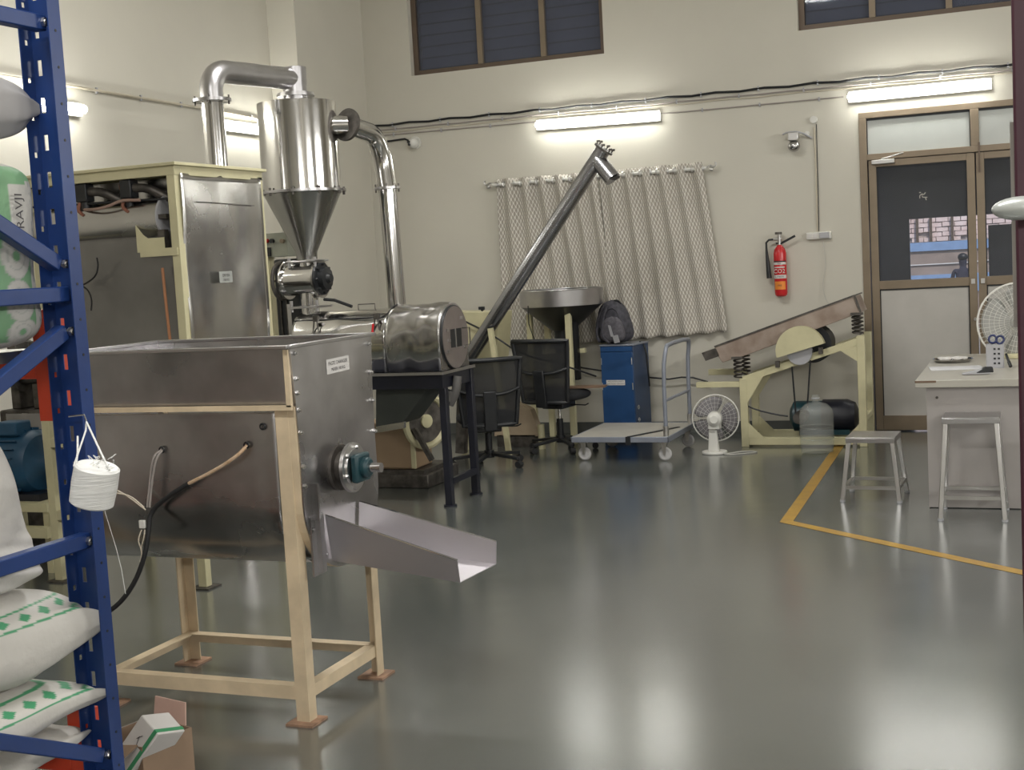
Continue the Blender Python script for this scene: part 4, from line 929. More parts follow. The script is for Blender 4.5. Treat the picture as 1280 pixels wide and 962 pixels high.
part('lifting_handle', MB().tube([(-4.36, 8.06, dzc+.205), (-4.36, 8.06, dzc+.245), (-4.23, 8.06, dzc+.245), (-4.23, 8.06, dzc+.205)], .004, 8), DIRTY, dm)
for xk in (-4.60, -4.13):
    yk = 8.07-math.sqrt(Dr**2-.14**2)-.015
    k_ = part('toggle_clamp', MB().cbox((xk, yk+.01, zz_+.01), (.035, .03, .04)).beam((xk-.01, yk, zz_), (xk-.02, yk-.01, zz_-.09), .008, .008).beam((xk+.01, yk, zz_), (xk+.025, yk-.01, zz_-.085), .008, .008), DIRTY, dm)
    if xk > -4.3: part('clamp_grip', MB().cyl((xk-.02, yk-.01, zz_-.04), (xk-.03, yk-.015, zz_-.11), .008), RED, k_, 'red clamp grip')
# table
tY0, tY1 = 7.80, 8.34
part('table_top', MB().box(-4.95, -3.63, tY0, tY1, .890, .908), DNAVY, dm, bevel=.003); part('edge_strip', MB().box(-4.95, -3.625, tY0-.006, tY0, .893, .912).box(-3.63, -3.623, tY0, tY1, .893, .912), STEELB, dm)
part('apron', MB().box(-4.93, -3.64, tY0+.02, tY0+.05, .80, .890).box(-3.67, -3.64, tY0+.05, tY1-.02, .80, .890), DNAVY, dm)
for x, y in ((-3.66, 7.87), (-3.655, 8.30), (-4.85, 7.86), (-4.85, 8.30)):
    L = part('leg', MB().box(x-.025, x+.025, y-.025, y+.025, .01, .80 if y < 8 and x > -4 else .89), DNAVY, dm, bevel=.003); part('foot', MB().cyl((x, y, 0), (x, y, .012), .045), DNAVY, L)
part('leg_rail', MB().box(-3.66, -3.63, 7.885, 8.275, .15, .19), DNAVY, dm)
part('hopper_panel', MB().prism([P(470, 470, Y=7.9), P(533, 470, Y=7.9), P(530, 492, Y=7.9), P(507, 523, Y=7.9), P(500, 530, Y=7.9), P(470, 537, Y=7.9)], (0, .3, 0)), mat('dark_green_grey_sheet', (.035, .04, .036), .5), dm)
part('hopper_outlet', MB().prism([P(470, 533, Y=7.895), P(505, 527, Y=7.895), P(505, 535, Y=7.895), P(470, 541, Y=7.895)], (0, .03, 0)), STEEL, dm)
part('hanging_hose', MB().tube([P(572, 470, Y=8.0), P(570, 490, Y=7.98), P(562, 505, Y=7.98)], .03, 12, 1).cyl(P(563, 488, Y=7.97), P(560, 500, Y=7.97), .034, n=14), mat('grey_hose', (.10, .095, .09), .6), dm)
# blower on skid below
bw = thing('blower_unit', 'cream blower with pulley wheel on a dark skid under the drum table', 'blower', P(510, 590, Z=0))
b0, b1 = P(478, 578, Y=8.55), P(517, 536, Y=8.55)
part('blower_case', MB().box(b0.x-.3, b1.x, 8.55, 8.85, .13, b1.z+.04), mat('tan_case', (.34, .24, .15), .6, var=.06), bw, bevel=.02); part('case_edge', MB().box(b1.x-.03, b1.x+.002, 8.54, 8.56, .14, b1.z+.12), CREAM, bw)
wc = P(532, 526, Y=8.62); axw = Vector((.90, -.44, 0)).normalized()
part('pulley_wheel', MB().torus(wc, axw, .185, .026, 36, 8).cyl(wc-axw*.02, wc+axw*.02, .05), CREAM, bw, 'cream pulley wheel rim')
part('pulley_disc', MB().cyl(wc-axw*.01, wc+axw*.004, .16, n=32), DIRTY, bw)
part('casing_plate', MB().prism([P(518, 500, Y=8.75), P(528, 495, Y=8.75), P(536, 520, Y=8.75), P(520, 522, Y=8.75)], (0, .02, 0)), WHITEP, bw)
part('strut', MB().beam(P(518, 535, Y=8.5), P(540, 575, Y=8.5), .04, .03), DIRTY, bw)
part('skid', MB().box(b0.x-.35, -4.12, 8.5, 9.05, .0, .10), DIRTY, bw, bevel=.008); part('skid_plate', MB().box(b0.x-.3, -4.16, 8.52, 9.0, .10, .13), DIRTY, bw)
part('motor', MB().lathe((-4.30, 8.8, .27), (-1, 0, 0), [(0, .05), (.02, .12), (.25, .12), (.28, .08)], 24), TEAL, bw)

# ================================================================== AUGER CONVEYOR
YA = 10.05
ag = thing('screw_conveyor', 'long inclined grey steel tube conveyor with downward outlet', 'conveyor', (-4.2, YA, 0))
A0, A1 = P(586, 447, Y=YA), P(752, 190, Y=YA); dA = (A1-A0).normalized()
part('tube', MB().cyl(A0-dA*.10, A1+dA*.02, .062, n=32), TUBEM, ag)
part('end_flange', MB().cyl(A1+dA*.02, A1+dA*.035, .082, n=28), DIRTY, ag)
part('outlet_spout', MB().cyl(A1-dA*.07, P(766, 224, Y=YA-.02), .066, n=28), TUBEM, ag)
fe_ = P(766, 224, Y=YA-.02); part('spout_mouth', MB().cyl(fe_, fe_+(fe_-A1).normalized()*.002, .060, n=28), BLACK, ag)
for k in range(6):
    a_ = 2*PI*k/6; x_, y_, _d = frame_of(dA); q = A1+dA*.03+x_*.07*math.cos(a_)+y_*.07*math.sin(a_)
    part('wing_nut', MB().cyl(q-dA*.01, q+dA*.035, .006, n=6).cbox(q+dA*.03, (.028, .01, .016)), DIRTY, ag)
part('lower_hopper', MB().prism([P(560, 390, Y=YA+.15), P(624, 390, Y=YA+.15), P(620, 445, Y=YA+.15), P(615, 468, Y=YA+.15), P(575, 470, Y=YA+.15)], (0, .3, 0)), CREAM, ag, 'cream inlet box', bevel=.004)
part('wing_nut', MB().tube([P(601, 384, Y=YA), P(604, 388, Y=YA)], .014, 6).cbox(P(602, 385, Y=YA-.02), (.05, .02, .025)).cbox(P(614, 410, Y=YA-.05), (.05, .03, .03)), BLACK, ag)
part('support_leg', MB().beam(P(613, 410, Y=YA-.08), P(630, 520, Y=YA-.08), .04, .04), CREAM, ag); part('support_leg', MB().beam(P(630, 520, Y=YA-.08), Vector((P(636, 560, Y=YA-.08).x, YA-.08, .01)), .04, .04), CREAM, ag)
part('support_leg', MB().beam(P(575, 468, Y=YA+.3), Vector((P(582, 560, Y=YA+.3).x, YA+.3, 0)), .05, .05), CREAM, ag)
part('power_lead', MB().tube([P(578, 400, Y=YA+.1), P(615, 418, Y=YA+.1), P(650, 442, Y=YA+.2), P(700, 455, Y=YA+.3), P(745, 470, Y=YA+.6)], .008, 8, 1), BLACK, ag)
part('rest', MB().beam(A0-dA*.08, Vector((A0.x-.12, YA, .02)), .08, .08), DIRTY, ag)

# ================================================================== FUNNEL HOPPER
fx, fy = -3.87, 10.9
fh = thing('feed_funnel', 'wide steel funnel hopper on cream legs in front of the curtain', 'funnel', (fx, fy, 0))
part('funnel_bowl', MB().lathe((fx, fy, 1.345), (0, 0, -1), [(0, .37), (.14, .365), (.145, .355), (.36, .10), (.36, .09), (.15, .345), (.002, .362)], 56, False), mat('dark_cone_steel', (.10, .10, .10), .38, .9, var=.1), fh)
part('funnel_band', MB().lathe((fx, fy, 1.343), (0, 0, -1), [(0, .372), (.138, .367)], 56, False), STEELB, fh)
part('funnel_rim', MB().torus((fx, fy, 1.345), (0, 0, 1), .37, .006, 56, 8), STEELB, fh)
part('funnel_outlet', MB().cyl((fx, fy, 1.0), (fx, fy, .80), .08, n=24).box(fx+.05, fx+.16, fy-.12, fy-.04, .55, 1.10), BLACK, fh)
for x, y in ((fx-.30, fy-.03), (fx+.13, fy-.22), (fx-.035, fy+.25), (fx-.25, fy+.28)):
    part('leg', MB().box(x-.025, x+.025, y-.025, y+.025, 0, 1.14), CREAM, fh, bevel=.003)
part('leg_brace', MB().beam((fx-.30, fy-.03, .55), (fx+.13, fy-.22, .55), .04, .04).beam((fx+.13, fy-.22, .55), (fx-.035, fy+.25, .55), .04, .04).box(fx-.2, fx+.2, fy-.02, fy+.02, .78, .82), CREAM, fh)
part('hanging_wire', MB().tube([P(660, 382, Y=fy-.36), P(661, 405, Y=fy-.35), P(668, 425, Y=fy-.3)], .004, 6), BLACK, fh)
dk = thing('cardboard_duct', 'curved tan cardboard duct on floor behind the office chairs', 'duct', (-4.2, 10.6, 0))
part('duct_body', MB().prism([P(620, 510, Y=10.5), P(640, 500, Y=10.5), P(663, 512, Y=10.5), P(672, 535, Y=10.5), P(674, 545, Y=10.5), P(618, 545, Y=10.5)], (0, .1, 0)), mat('tan_sheet', (.42, .33, .23), .7), dk)
part('duct_leg', MB().cyl(P(676, 530, Y=10.4), Vector((P(678, 560, Y=10.4).x, 10.4, 0)), .03), CREAM, dk); q = P(645, 545, Y=10.5); part('duct_foot', MB().box(q.x-.18, q.x+.18, 10.5, 10.7, 0, q.z+.01), DIRTY, dk)

# ================================================================== OFFICE CHAIRS
def chair(loc, rz, label, dz=0):
    t = thing('office_chair', label, 'chair', loc, rz, 'black mesh-back office chairs')
    def quad(z): return .215+.03*(z-.5)/.45
    W_ = lambda z: .205+.05*(z-.44)/.5
    bk = lambda u, v: Vector((W_(.44+.51*v)*(2*u-1), -.235-.05*v-.05*(1-(2*u-1)**2), .44+.51*v))
    part('mesh_panel', MB().grid(bk, 12, 8), MESHM, t, 'see-through black mesh', local=True)
    fr_ = MB(); e = [bk(i/12, 1) for i in range(13)]+[bk(1, 1-i/8) for i in range(1, 9)]+[bk(1-i/12, 0) for i in range(1, 13)]+[bk(0, i/8) for i in range(1, 9)]
    fr_.tube(e, .019, 8); part('backrest_frame', fr_, BLACK, t, local=True)
    part('lumbar_bar', MB().tube([bk(0, .55)+Vector((0, -.01, 0)), bk(.25, .47)+Vector((0, -.03, 0)), bk(.75, .47)+Vector((0, -.03, 0)), bk(1, .55)+Vector((0, -.01, 0))], .014, 8, 2), BLACK, t, local=True)
    part('back_spine', MB().beam((0, -.335, .71), (0, -.30, .40), .10, .03).beam((0, -.31, .41), (0, -.02, .385), .07, .025), BLACK, t, local=True, bevel=.008)
    st = lambda u, v: Vector(((.235-.02*abs(2*v-1)**3)*math.cos(2*PI*u)*1.0, .02+.235*math.sin(2*PI*u), 0))
    sm_ = MB()
    def seatfn(u, v):
        a = 2*PI*u; ca, sa = math.cos(a), math.sin(a); k = math.sin(PI*v)**.35
        return Vector((.245*k*math.copysign(abs(ca)**.6, ca), .01+.24*k*math.copysign(abs(sa)**.6, sa), .47-.045*math.cos(PI*v)*-1*-1))
    sm_.grid(seatfn, 32, 12); part('seat', sm_, BFAB, t, local=True)
    part('seat_mechanism', MB().box(-.10, .10, -.12, .12, .365, .425), BLACK, t, local=True, bevel=.01); part('adjust_lever', MB().tube([(.1, .02, .39), (.24, .02, .385), (.27, .02, .40)], .006, 6), BLACK, t, local=True)
    part('gas_lift', MB().cyl((0, 0, .10), (0, 0, .27), .028), BLACK, t, local=True); part('lift_rod', MB().cyl((0, 0, .27), (0, 0, .37), .014), STEELP, t, local=True)
    part('base_hub', MB().cyl((0, 0, .07), (0, 0, .13), .04), BLACK, t, local=True)
    for k in range(5):
        a = 2*PI*k/5+.5; c, s = math.cos(a), math.sin(a)
        part('base_arm', MB().beam((.03*c, .03*s, .10), (.29*c, .29*s, .075), .04, .025), BLACK, t, local=True, bevel=.005)
        part('caster', MB().cyl((.29*c-.02*s, .29*s+.02*c, .027), (.29*c+.02*s, .29*s-.02*c, .027), .027, n=16).cyl((.29*c, .29*s, .04), (.29*c, .29*s, .08), .008), RUBBER, t, local=True)
    if dz:
        for ch in t.children:
            if ch.name.split('.')[0] not in ('base_hub', 'base_arm', 'caster', 'gas_lift'): ch.location.z = dz
    return t
chair((-4.12, 9.78-.55+.12, 0), R(12), 'black mesh office chair nearer the drum sifter') if False else None
ch1 = chair((-4.05, 9.50, 0), R(28), 'black mesh office chair on the left, beside the drum sifter', -.08)
ch2 = chair((-3.74, 10.33, 0), R(-8), 'black mesh office chair on the right, under the steel funnel')
bdv = thing('board', 'brown wooden board lying across the right office chair seat', 'board', (-3.70, 10.42, .505))
part('plank', MB().cbox((-3.70, 10.40, .528), (.70, .14, .014), Matrix.Rotation(R(6), 3, 'Z')), WOOD, bdv)

# ================================================================== CABINET + BACKPACK
cbn = thing('steel_cabinet', 'small blue steel cabinet with white label, backpack on top', 'cabinet', (-3.36, 11.05, 0), R(-6))
cw, cd, chh = .155, .175, .83
part('cabinet_body', MB().box(-cw, cw, -cd, cd, .03, chh), mat('shaded_blue_side', (.028, .055, .12), .45, var=.1), cbn, 'blue side with its shade painted in', local=True, bevel=.004)  # shade on the side is put into this darker blue
part('cabinet_top', MB().box(-cw-.006, cw+.006, -cd-.01, cd+.005, chh, chh+.015), GALV, cbn, local=True, bevel=.004)
part('plinth', MB().box(-cw+.01, cw-.01, -cd+.01, cd-.01, 0, .03), DNAVY, cbn, local=True)
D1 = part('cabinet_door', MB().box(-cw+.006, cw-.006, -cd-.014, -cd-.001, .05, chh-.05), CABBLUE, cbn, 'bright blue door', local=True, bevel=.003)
part('top_rail', MB().box(-cw+.006, cw-.006, -cd-.012, -cd-.001, chh-.045, chh-.003), CABBLUE, cbn, local=True)
for x in (-cw+.012, cw-.012):
    for z in (.70, .48): part('hinge', MB().cyl((x, -cd-.018, z-.03), (x, -cd-.018, z+.03), .005, n=8), ALU, D1, local=True)
part('label_plate', MB().box(-.105, .07, -cd-.0165, -cd-.0145, .49, .535), LABEL, D1, 'white printed label', local=True)
tm = text_mb('PRECAUTION SAFETY', .0155, (-.015, -cd-.0175, .523), (1, 0, 0), (0, 0, 1), 0); part('lettering', tm, INK, D1, local=True)
tm = text_mb('ELECTRICAL TOOL BOX', .0150, (-.015, -cd-.0175, .502), (1, 0, 0), (0, 0, 1), 0); part('lettering', tm, INK, D1, local=True)
for z in (.29, .18): part('side_handle', MB().torus((cw+.004, -.12, z), (1, 0, 0), .016, .004, 16, 6), ALU, cbn, local=True)
part('lead', MB().tube([(cw-.03, .05, chh+.02), (cw+.02, .06, chh-.02), (cw+.03, .07, .6), (cw+.03, .09, .45)], .008, 8, 2), BLACK, cbn, local=True)
bp = thing('backpack', 'grey backpack standing on the blue cabinet', 'backpack', (-3.42, 11.02, .846), R(-16))
def bpf(hx, hy, hz, cx=0, cy_=0, z0=0, lean=0):
    def f(u, v):
        a = 2*PI*u; ca, sa = math.cos(a), math.sin(a); k = max(.02, (1-abs(2*v-1)**5)**.5); tap = 1-.45*v**2.2
        return Vector((cx+hx*tap*k*math.copysign(abs(ca)**.7, ca)+lean*v, cy_+hy*tap*k*math.copysign(abs(sa)**.7, sa), z0+hz*v+.008*noise.noise(Vector((ca*3, sa*3, v*6)))))
    return MB().grid(lambda u, v: f(v, u), 22, 32, True)
part('main_compartment', bpf(.175, .11, .38, lean=-.03), BAGGREY, bp, local=True)
part('front_pocket', bpf(.125, .05, .22, .03, -.10, .02), mat('mid_grey_fabric', (.10, .095, .11), .85, var=.2, scale=40), bp, local=True)
part('side_pocket', bpf(.05, .04, .16, -.10, -.07, .01), BFAB, bp, local=True)
part('pale_patch', MB().prism([(.02, -.155, .17), (.045, -.155, .165), (.075, -.158, .07), (.045, -.158, .07)], (0, .004, 0)).prism([(.06, -.155, .075), (.115, -.155, .085), (.135, -.155, .02), (.08, -.155, .01)], (0, .004, 0)), BAGLT, bp, local=True)
part('strap', MB().tube([(-.07, -.07, .34), (-.13, -.09, .22), (-.14, -.10, .08), (-.10, -.12, .02)], .013, 8, 2).tube([(-.03, -.07, .34), (-.06, -.12, .20), (-.05, -.14, .06), (.03, -.16, .015)], .011, 8, 2), BAGGREY, bp, local=True)
part('top_loop', MB().tube([(-.03, 0, .34), (-.01, 0, .375), (.04, 0, .375), (.06, 0, .34)], .009, 8, 1), BFAB, bp, local=True)
part('zip', MB().tube([(-.06, -.09, .13), (-.05, -.085, .26), (.01, -.08, .32), (.08, -.08, .28), (.11, -.09, .13)], .003, 6, 2), BLACK, bp, local=True)

# ================================================================== PLATFORM TROLLEY
tr = thing('platform_trolley', 'grey platform trolley with tubular push handle and white wheels', 'trolley', (-3.03, 10.12, 0))
tx0, tx1, ty0, ty1, tz = -3.44, -2.64, 9.73, 10.60, .165
part('platform', MB().box(tx0+.01, tx1-.01, ty0+.01, ty1-.01, tz, tz+.03), PLAT, tr)
part('platform_edge', MB().box(tx0, tx1, ty0, ty0+.012, tz-.012, tz+.032).box(tx0, tx1, ty1-.012, ty1, tz-.012, tz+.032).box(tx0, tx0+.012, ty0, ty1, tz-.012, tz+.032).box(tx1-.012, tx1, ty0, ty1, tz-.012, tz+.032), GALV, tr, bevel=.004)
hy0, hy1 = ty0+.05, ty1-.05; xh = tx1-.03
part('push_handle', MB().tube([(xh, hy0, tz+.02), (xh, hy0, .72), (xh+.02, hy0+.02, .87), (xh+.025, hy0+.06, .905), (xh+.025, hy1-.06, .905), (xh+.02, hy1-.0, .87), (xh, hy1, .72), (xh, hy1, tz+.02)], .017, 12, 1), GALV, tr)
part('handle_rail', MB().cyl((xh, hy0, .47), (xh, hy1, .47), .012), GALV, tr)
part('handle_socket', MB().cyl((xh, hy0, tz-.02), (xh, hy0, tz+.11), .022).cyl((xh, hy1, tz-.02), (xh, hy1, tz+.11), .022), ALU, tr)
part('strap', MB().beam((-2.96, ty0+.004, tz+.0345), (-2.70, ty0+.55, tz+.0345), .035, .004).box(-2.985, -2.945, ty0-.006, ty0, tz-.03, tz+.035), BLACK, tr)
for x, y in ((tx0+.09, ty0+.07), (tx1-.05, ty0+.07), (tx1-.05, ty1-.07), (tx0+.09, ty1-.07)):
    c_ = part('caster', MB().box(x-.03, x+.03, y-.035, y+.035, tz-.022, tz-.012).prism([(x-.025, y-.024, tz-.02), (x+.02, y-.024, tz-.02), (x+.005, y-.024, .05), (x-.012, y-.024, .05)], (0, .003, 0)).prism([(x-.025, y+.021, tz-.02), (x+.02, y+.021, tz-.02), (x+.005, y+.021, .05), (x-.012, y+.021, .05)], (0, .003, 0)), ALU, tr)
    part('wheel', MB().torus((x, y, .055), (0, 1, 0), .040, .014, 24, 8).cyl((x, y-.012, .055), (x, y+.012, .055), .036, n=20), GREYW, c_)

# ================================================================== FANS
def grille(c, r, d, n_r=14, rings=6, wire=.0015):
    x_, y_, d_ = frame_of(d); m = MB(); c = Vector(c)
    for s in (-1, 1):
        for k in range(n_r*2):
            a = 2*PI*k/(n_r*2); e = x_*math.cos(a)+y_*math.sin(a); m.tube([c+e*.03+d_*s*.05, c+e*r*.8+d_*s*.045, c+e*r], wire*.6, 4)
        for j in range(1, rings): rr = r*j/rings; m.torus(c+d_*s*(.05 if j < rings*.85 else .03), d_, rr, wire*.6, 32, 4)
    m.torus(c, d_, r, wire*3.6, 36, 6); return m
def blades(c, r, d, n=3):
    x_, y_, d_ = frame_of(d); m = MB(); c = Vector(c)
    for b in range(n):
        def f(u, v, b=b):
            a0_ = 2*PI*b/n + (v-.5)*1.95*(.55+.45*math.sin(PI*u*.8)); rr = r*(.16+.84*u)
            return c + (x_*math.cos(a0_)+y_*math.sin(a0_))*rr + d_*(.03*(v-.5))
        m.grid(f, 8, 8)
    m.cyl(c-d_*.02, c+d_*.02, r*.2, n=20); return m
fc = Vector((-2.385, 10.25, .275)); fd = Vector((.15, -1, .05)).normalized()
ff = thing('floor_fan', 'small white fan standing on the floor, seen from behind', 'fan', (fc.x, fc.y, 0), group='two white table fans')
part('guard', grille(fc, .185, fd), WHITEP, ff); part('blades', blades(fc, .172, fd), mat('grey_blades', (.17, .16, .17), .4), ff, solid=.002)
part('motor_housing', MB().lathe(fc+fd*.04, fd, [(0, .050), (.05, .060), (.12, .056), (.145, .03)], 24).cbox(fc+fd*.11+Vector((0, 0, -.02)), (.085, .09, .11)), WHITEP, ff)
part('stand', MB().prism([(fc.x-.03, fc.y-.13, .20), (fc.x+.03, fc.y-.13, .20), (fc.x+.045, fc.y-.12, .02), (fc.x-.045, fc.y-.12, .02)], (0, .04, 0)).beam(fc+Vector((0, -.10, -.02)), (fc.x, fc.y-.11, .17), .05, .05), WHITEP, ff, bevel=.008)
part('base', MB().cyl((fc.x, fc.y-.08, 0), (fc.x, fc.y-.08, .022), .10, n=28), WHITEP, ff, bevel=.006)
tag(part('extension_cord', MB().tube([(fc.x+.05, fc.y-.05, .008), (-2.28, 10.06, .005), (-2.12, 10.14, .005), (-2.03, 10.22, .005), (-2.16, 10.28, .005), (-2.28, 10.12, .005)], .005, 6, 3), CORDG), 'pale coiled cord on floor beside the small fan', 'cord')
# ================================================================== VIBRATING SIEVE
sv = thing('vibrating_screen', 'tilted rusty vibrating tray on a cream frame beside the glass door', 'machine', (-1.8, 10.75, 0)); YS = 10.55; YS2 = 11.0
def S(px, py, Y=YS): return P(px, py, Y=Y)
part('screen_tray', MB().prism([S(893, 434), S(1066, 371), S(1075, 391), S(935, 443), S(903, 453), S(898, 446)], (0, .5, 0)), RUST, sv, 'worn brown tray side', bevel=.004)
part('tray_rim', MB().beam(S(893, 433), S(1068, 369), .02, .012).beam(S(893, 433)+Vector((0, .5, 0)), S(1068, 369)+Vector((0, .5, 0)), .02, .012).beam(S(1068, 369), S(1076, 391), .02, .015), DIRTY, sv)
part('outlet_lip', MB().prism([S(877, 441), S(895, 435), S(899, 445), S(882, 451)], (0, .4, 0)), DIRTY, sv)
for px, py, py2, yy_ in ((922, 448, 472, YS+.03), (932, 444, 468, YS+.42), (1070, 394, 417, YS+.03), (1073, 392, 416, YS+.42)):
    a_, b_ = P(px, py, Y=yy_), P(px+1, py2, Y=yy_); pts = []
    for k in range(61): t_ = k/60; ang = t_*2*PI*5; pts.append(a_.lerp(b_, t_)+Vector((.032*math.cos(ang), .032*math.sin(ang), 0)))
    part('coil_spring', MB().tube(pts, .0075, 6), DIRTY, sv)
for px, py in ((1071, 392), (922, 447)): part('spring_seat', MB().cbox(S(px, py), (.09, .08, .02)), DIRTY, sv)
# frame
for yy_ in (YS, YS2):
    L0, L1 = P(928, 480, Y=YS), P(1070, 425, Y=YS); dy = Vector((0, yy_-YS, 0)); xL = -2.21; xRt = -1.27
    part('frame_post', MB().box(xL-.03, xL+.03, yy_-.03, yy_+.03, .0, .56), CREAM, sv, bevel=.003)
    part('frame_post', MB().box(xRt-.03, xRt+.03, yy_-.03, yy_+.03, .0, .88), CREAM, sv, bevel=.003)
    part('sloping_rail', MB().beam(Vector((xL, yy_, .55)), Vector((xRt, yy_, .84)), .055, .055), CREAM, sv, bevel=.003)
    part('base_rail', MB().box(xL+.03, xRt-.03, yy_-.028, yy_+.028, .015, .075), CREAM, sv, bevel=.003)
    for tri in (((xL+.03, .54), (xL+.17, .58), (xL+.03, .36)), ((xRt-.03, .80), (xRt-.16, .77), (xRt-.03, .68)), ((xL+.03, .07), (xL+.16, .07), (xL+.03, .20)), ((xRt-.03, .07), (xRt-.14, .07), (xRt-.03, .18))):
        part('gusset', MB().prism([(q[0], yy_-.031, q[1]) for q in tri], (0, .008, 0)), CREAM, sv)
part('side_rail', MB().box(-2.60, -2.24, YS-.025, YS+.025, .49, .535).box(-2.60, -2.27, YS2-.03, YS2+.02, .55, .60), CREAM, sv, bevel=.003)
part('cross_rail', MB().box(-2.235, -2.185, YS, YS2, .50, .54).box(-1.295, -1.245, YS, YS2, .2, .24).box(-2.235, -2.185, YS, YS2, .02, .07), CREAM, sv)
c1 = S(1000, 428); r_ = .195; ax_ = (S(1028, 436)-S(972, 453)).normalized(); up_ = Vector((-ax_.z, 0, ax_.x)); 
gp = [c1+ax_*r_*math.cos(PI*k/20)+up_*(r_*math.sin(PI*k/20))-up_*.06 for k in range(21)]
part('belt_guard', MB().prism([p+Vector((0, -.10, 0)) for p in gp], (0, .07, 0)), CREAM, sv, 'rounded cream belt guard')
part('drive_drum', MB().cyl(c1+Vector((.09, .05, -.02)), c1+Vector((.09, .28, -.02)), .15, n=32), BLACK, sv, 'black drum behind the guard')
pc = c1+Vector((0, -.02, -.075)); part('pulley', MB().cyl(pc-Vector((0, .03, 0)), pc+Vector((0, .02, 0)), .10, n=28), GREYP, sv)
mc = S(1002, 520, 10.6)
part('drive_belt', MB().beam(S(990, 458, YS-.045), S(995, 520, YS-.045), .012, .012).beam(S(1013, 450, YS-.045), S(1009, 510, YS-.045), .012, .012), BLACK, sv)
part('drive_motor', MB().lathe((-1.88, 10.80, .215), (1, 0, 0), [(0, .07), (.03, .125), (.26, .125)], 24).cbox((-1.6, 10.80, .09), (.4, .2, .04)), TEAL, sv, 'dark teal motor')
part('motor_fan_cover', MB().lathe((-1.619, 10.80, .215), (1, 0, 0), [(0, .135), (.20, .135), (.26, .11), (.28, .06)], 12), DNAVY, sv, 'dark finned motor end')
part('motor_shaft', MB().cyl((mc.x, YS-.07, mc.z), (mc.x, 10.75, mc.z), .05, n=20), DIRTY, sv)
part('lead', MB().tube([S(930, 505), S(945, 512), S(970, 518), S(985, 520)], .007, 6, 1), BLACK, sv)
part('guard_clip', MB().cbox(S(972, 455, YS-.06), (.03, .05, .05)).cbox(S(1026, 438, YS-.06), (.03, .05, .05)), DIRTY, sv)
tag(part('floor_cable', MB().tube([P(700, 455, Y=11.3), P(828, 475, Y=11.3), P(860, 470, Y=11.3), P(885, 477, Y=11.3)], .008, 6, 1), BLACK), 'black cable slung along the back wall behind the trolley', 'cable')
part('wall_shelf', MB(), CREAM) if False else None

# water can
wcn = thing('water_can', 'empty clear plastic water can standing before the sieve frame', 'water can', (-1.585, 10.22, 0))
wg, N_, L__, b_ = newmat('clear_pet'); tr_ = N_.new('ShaderNodeBsdfTransparent'); tr_.inputs[0].default_value = (.93, .95, .94, 1); b_.inputs['Base Color'].default_value = (.62, .62, .60, 1); b_.inputs['Roughness'].default_value = .12
mxx = N_.new('ShaderNodeMixShader'); mxx.inputs[0].default_value = .22; L__.new(tr_.outputs[0], mxx.inputs[1]); L__.new(b_.outputs[0], mxx.inputs[2]); L__.new(mxx.outputs[0], N_['Material Output'].inputs[0])
part('can_body', MB().lathe((-1.585, 10.22, 0), (0, 0, 1), [(.0, .10), (.01, .122), (.10, .13), (.11, .124), (.125, .13), (.19, .13), (.20, .124), (.215, .13), (.30, .13), (.345, .12), (.38, .085), (.395, .04), (.40, .028), (.45, .028)], 40), wg, wcn)
for z in (.115, .205): part('can_ring', MB().torus((-1.585, 10.22, z), (0, 0, 1), .129, .004, 40, 6), wg, wcn)
part('can_neck', MB().torus((-1.585, 10.22, .425), (0, 0, 1), .03, .005, 20, 6), GREYP, wcn)

# ================================================================== DESK AND STOOLS
dk_ = thing('desk', 'pale grey desk at the right with items on top', 'desk', (-.1, 8.9, 0))
dX0, dX1, dY0, dY1 = -.665, .95, 8.05, 9.85
part('desk_top', MB().box(dX0, dX1, dY0, dY1, .728, .772), DESKT, dk_, 'worn pale worktop', bevel=.003)
part('chipped_edge', MB().box(dX0-.0005, dX0+.12, dY0-.0012, dY0, .758, .7705), WOOD, dk_)
part('front_panel', MB().box(dX0+.06, dX1-.04, dY0+.04, dY0+.06, .005, .728), DESKM, dk_)
part('side_panel', MB().box(dX0+.06, dX0+.08, dY0+.06, dY1-.06, .005, .728), DESKM, dk_); part('side_panel', MB().box(dX1-.06, dX1-.04, dY0+.06, dY1-.06, .005, .728), DESKM, dk_)
part('plinth', MB().box(dX0+.07, dX1-.05, dY0+.05, dY0+.058, 0, .02), BLACK, dk_); part('screw_cap', MB().cyl((-.545, dY0+.034, .665), (-.545, dY0+.04, .665), .008, n=12), DIRTY, dk_)
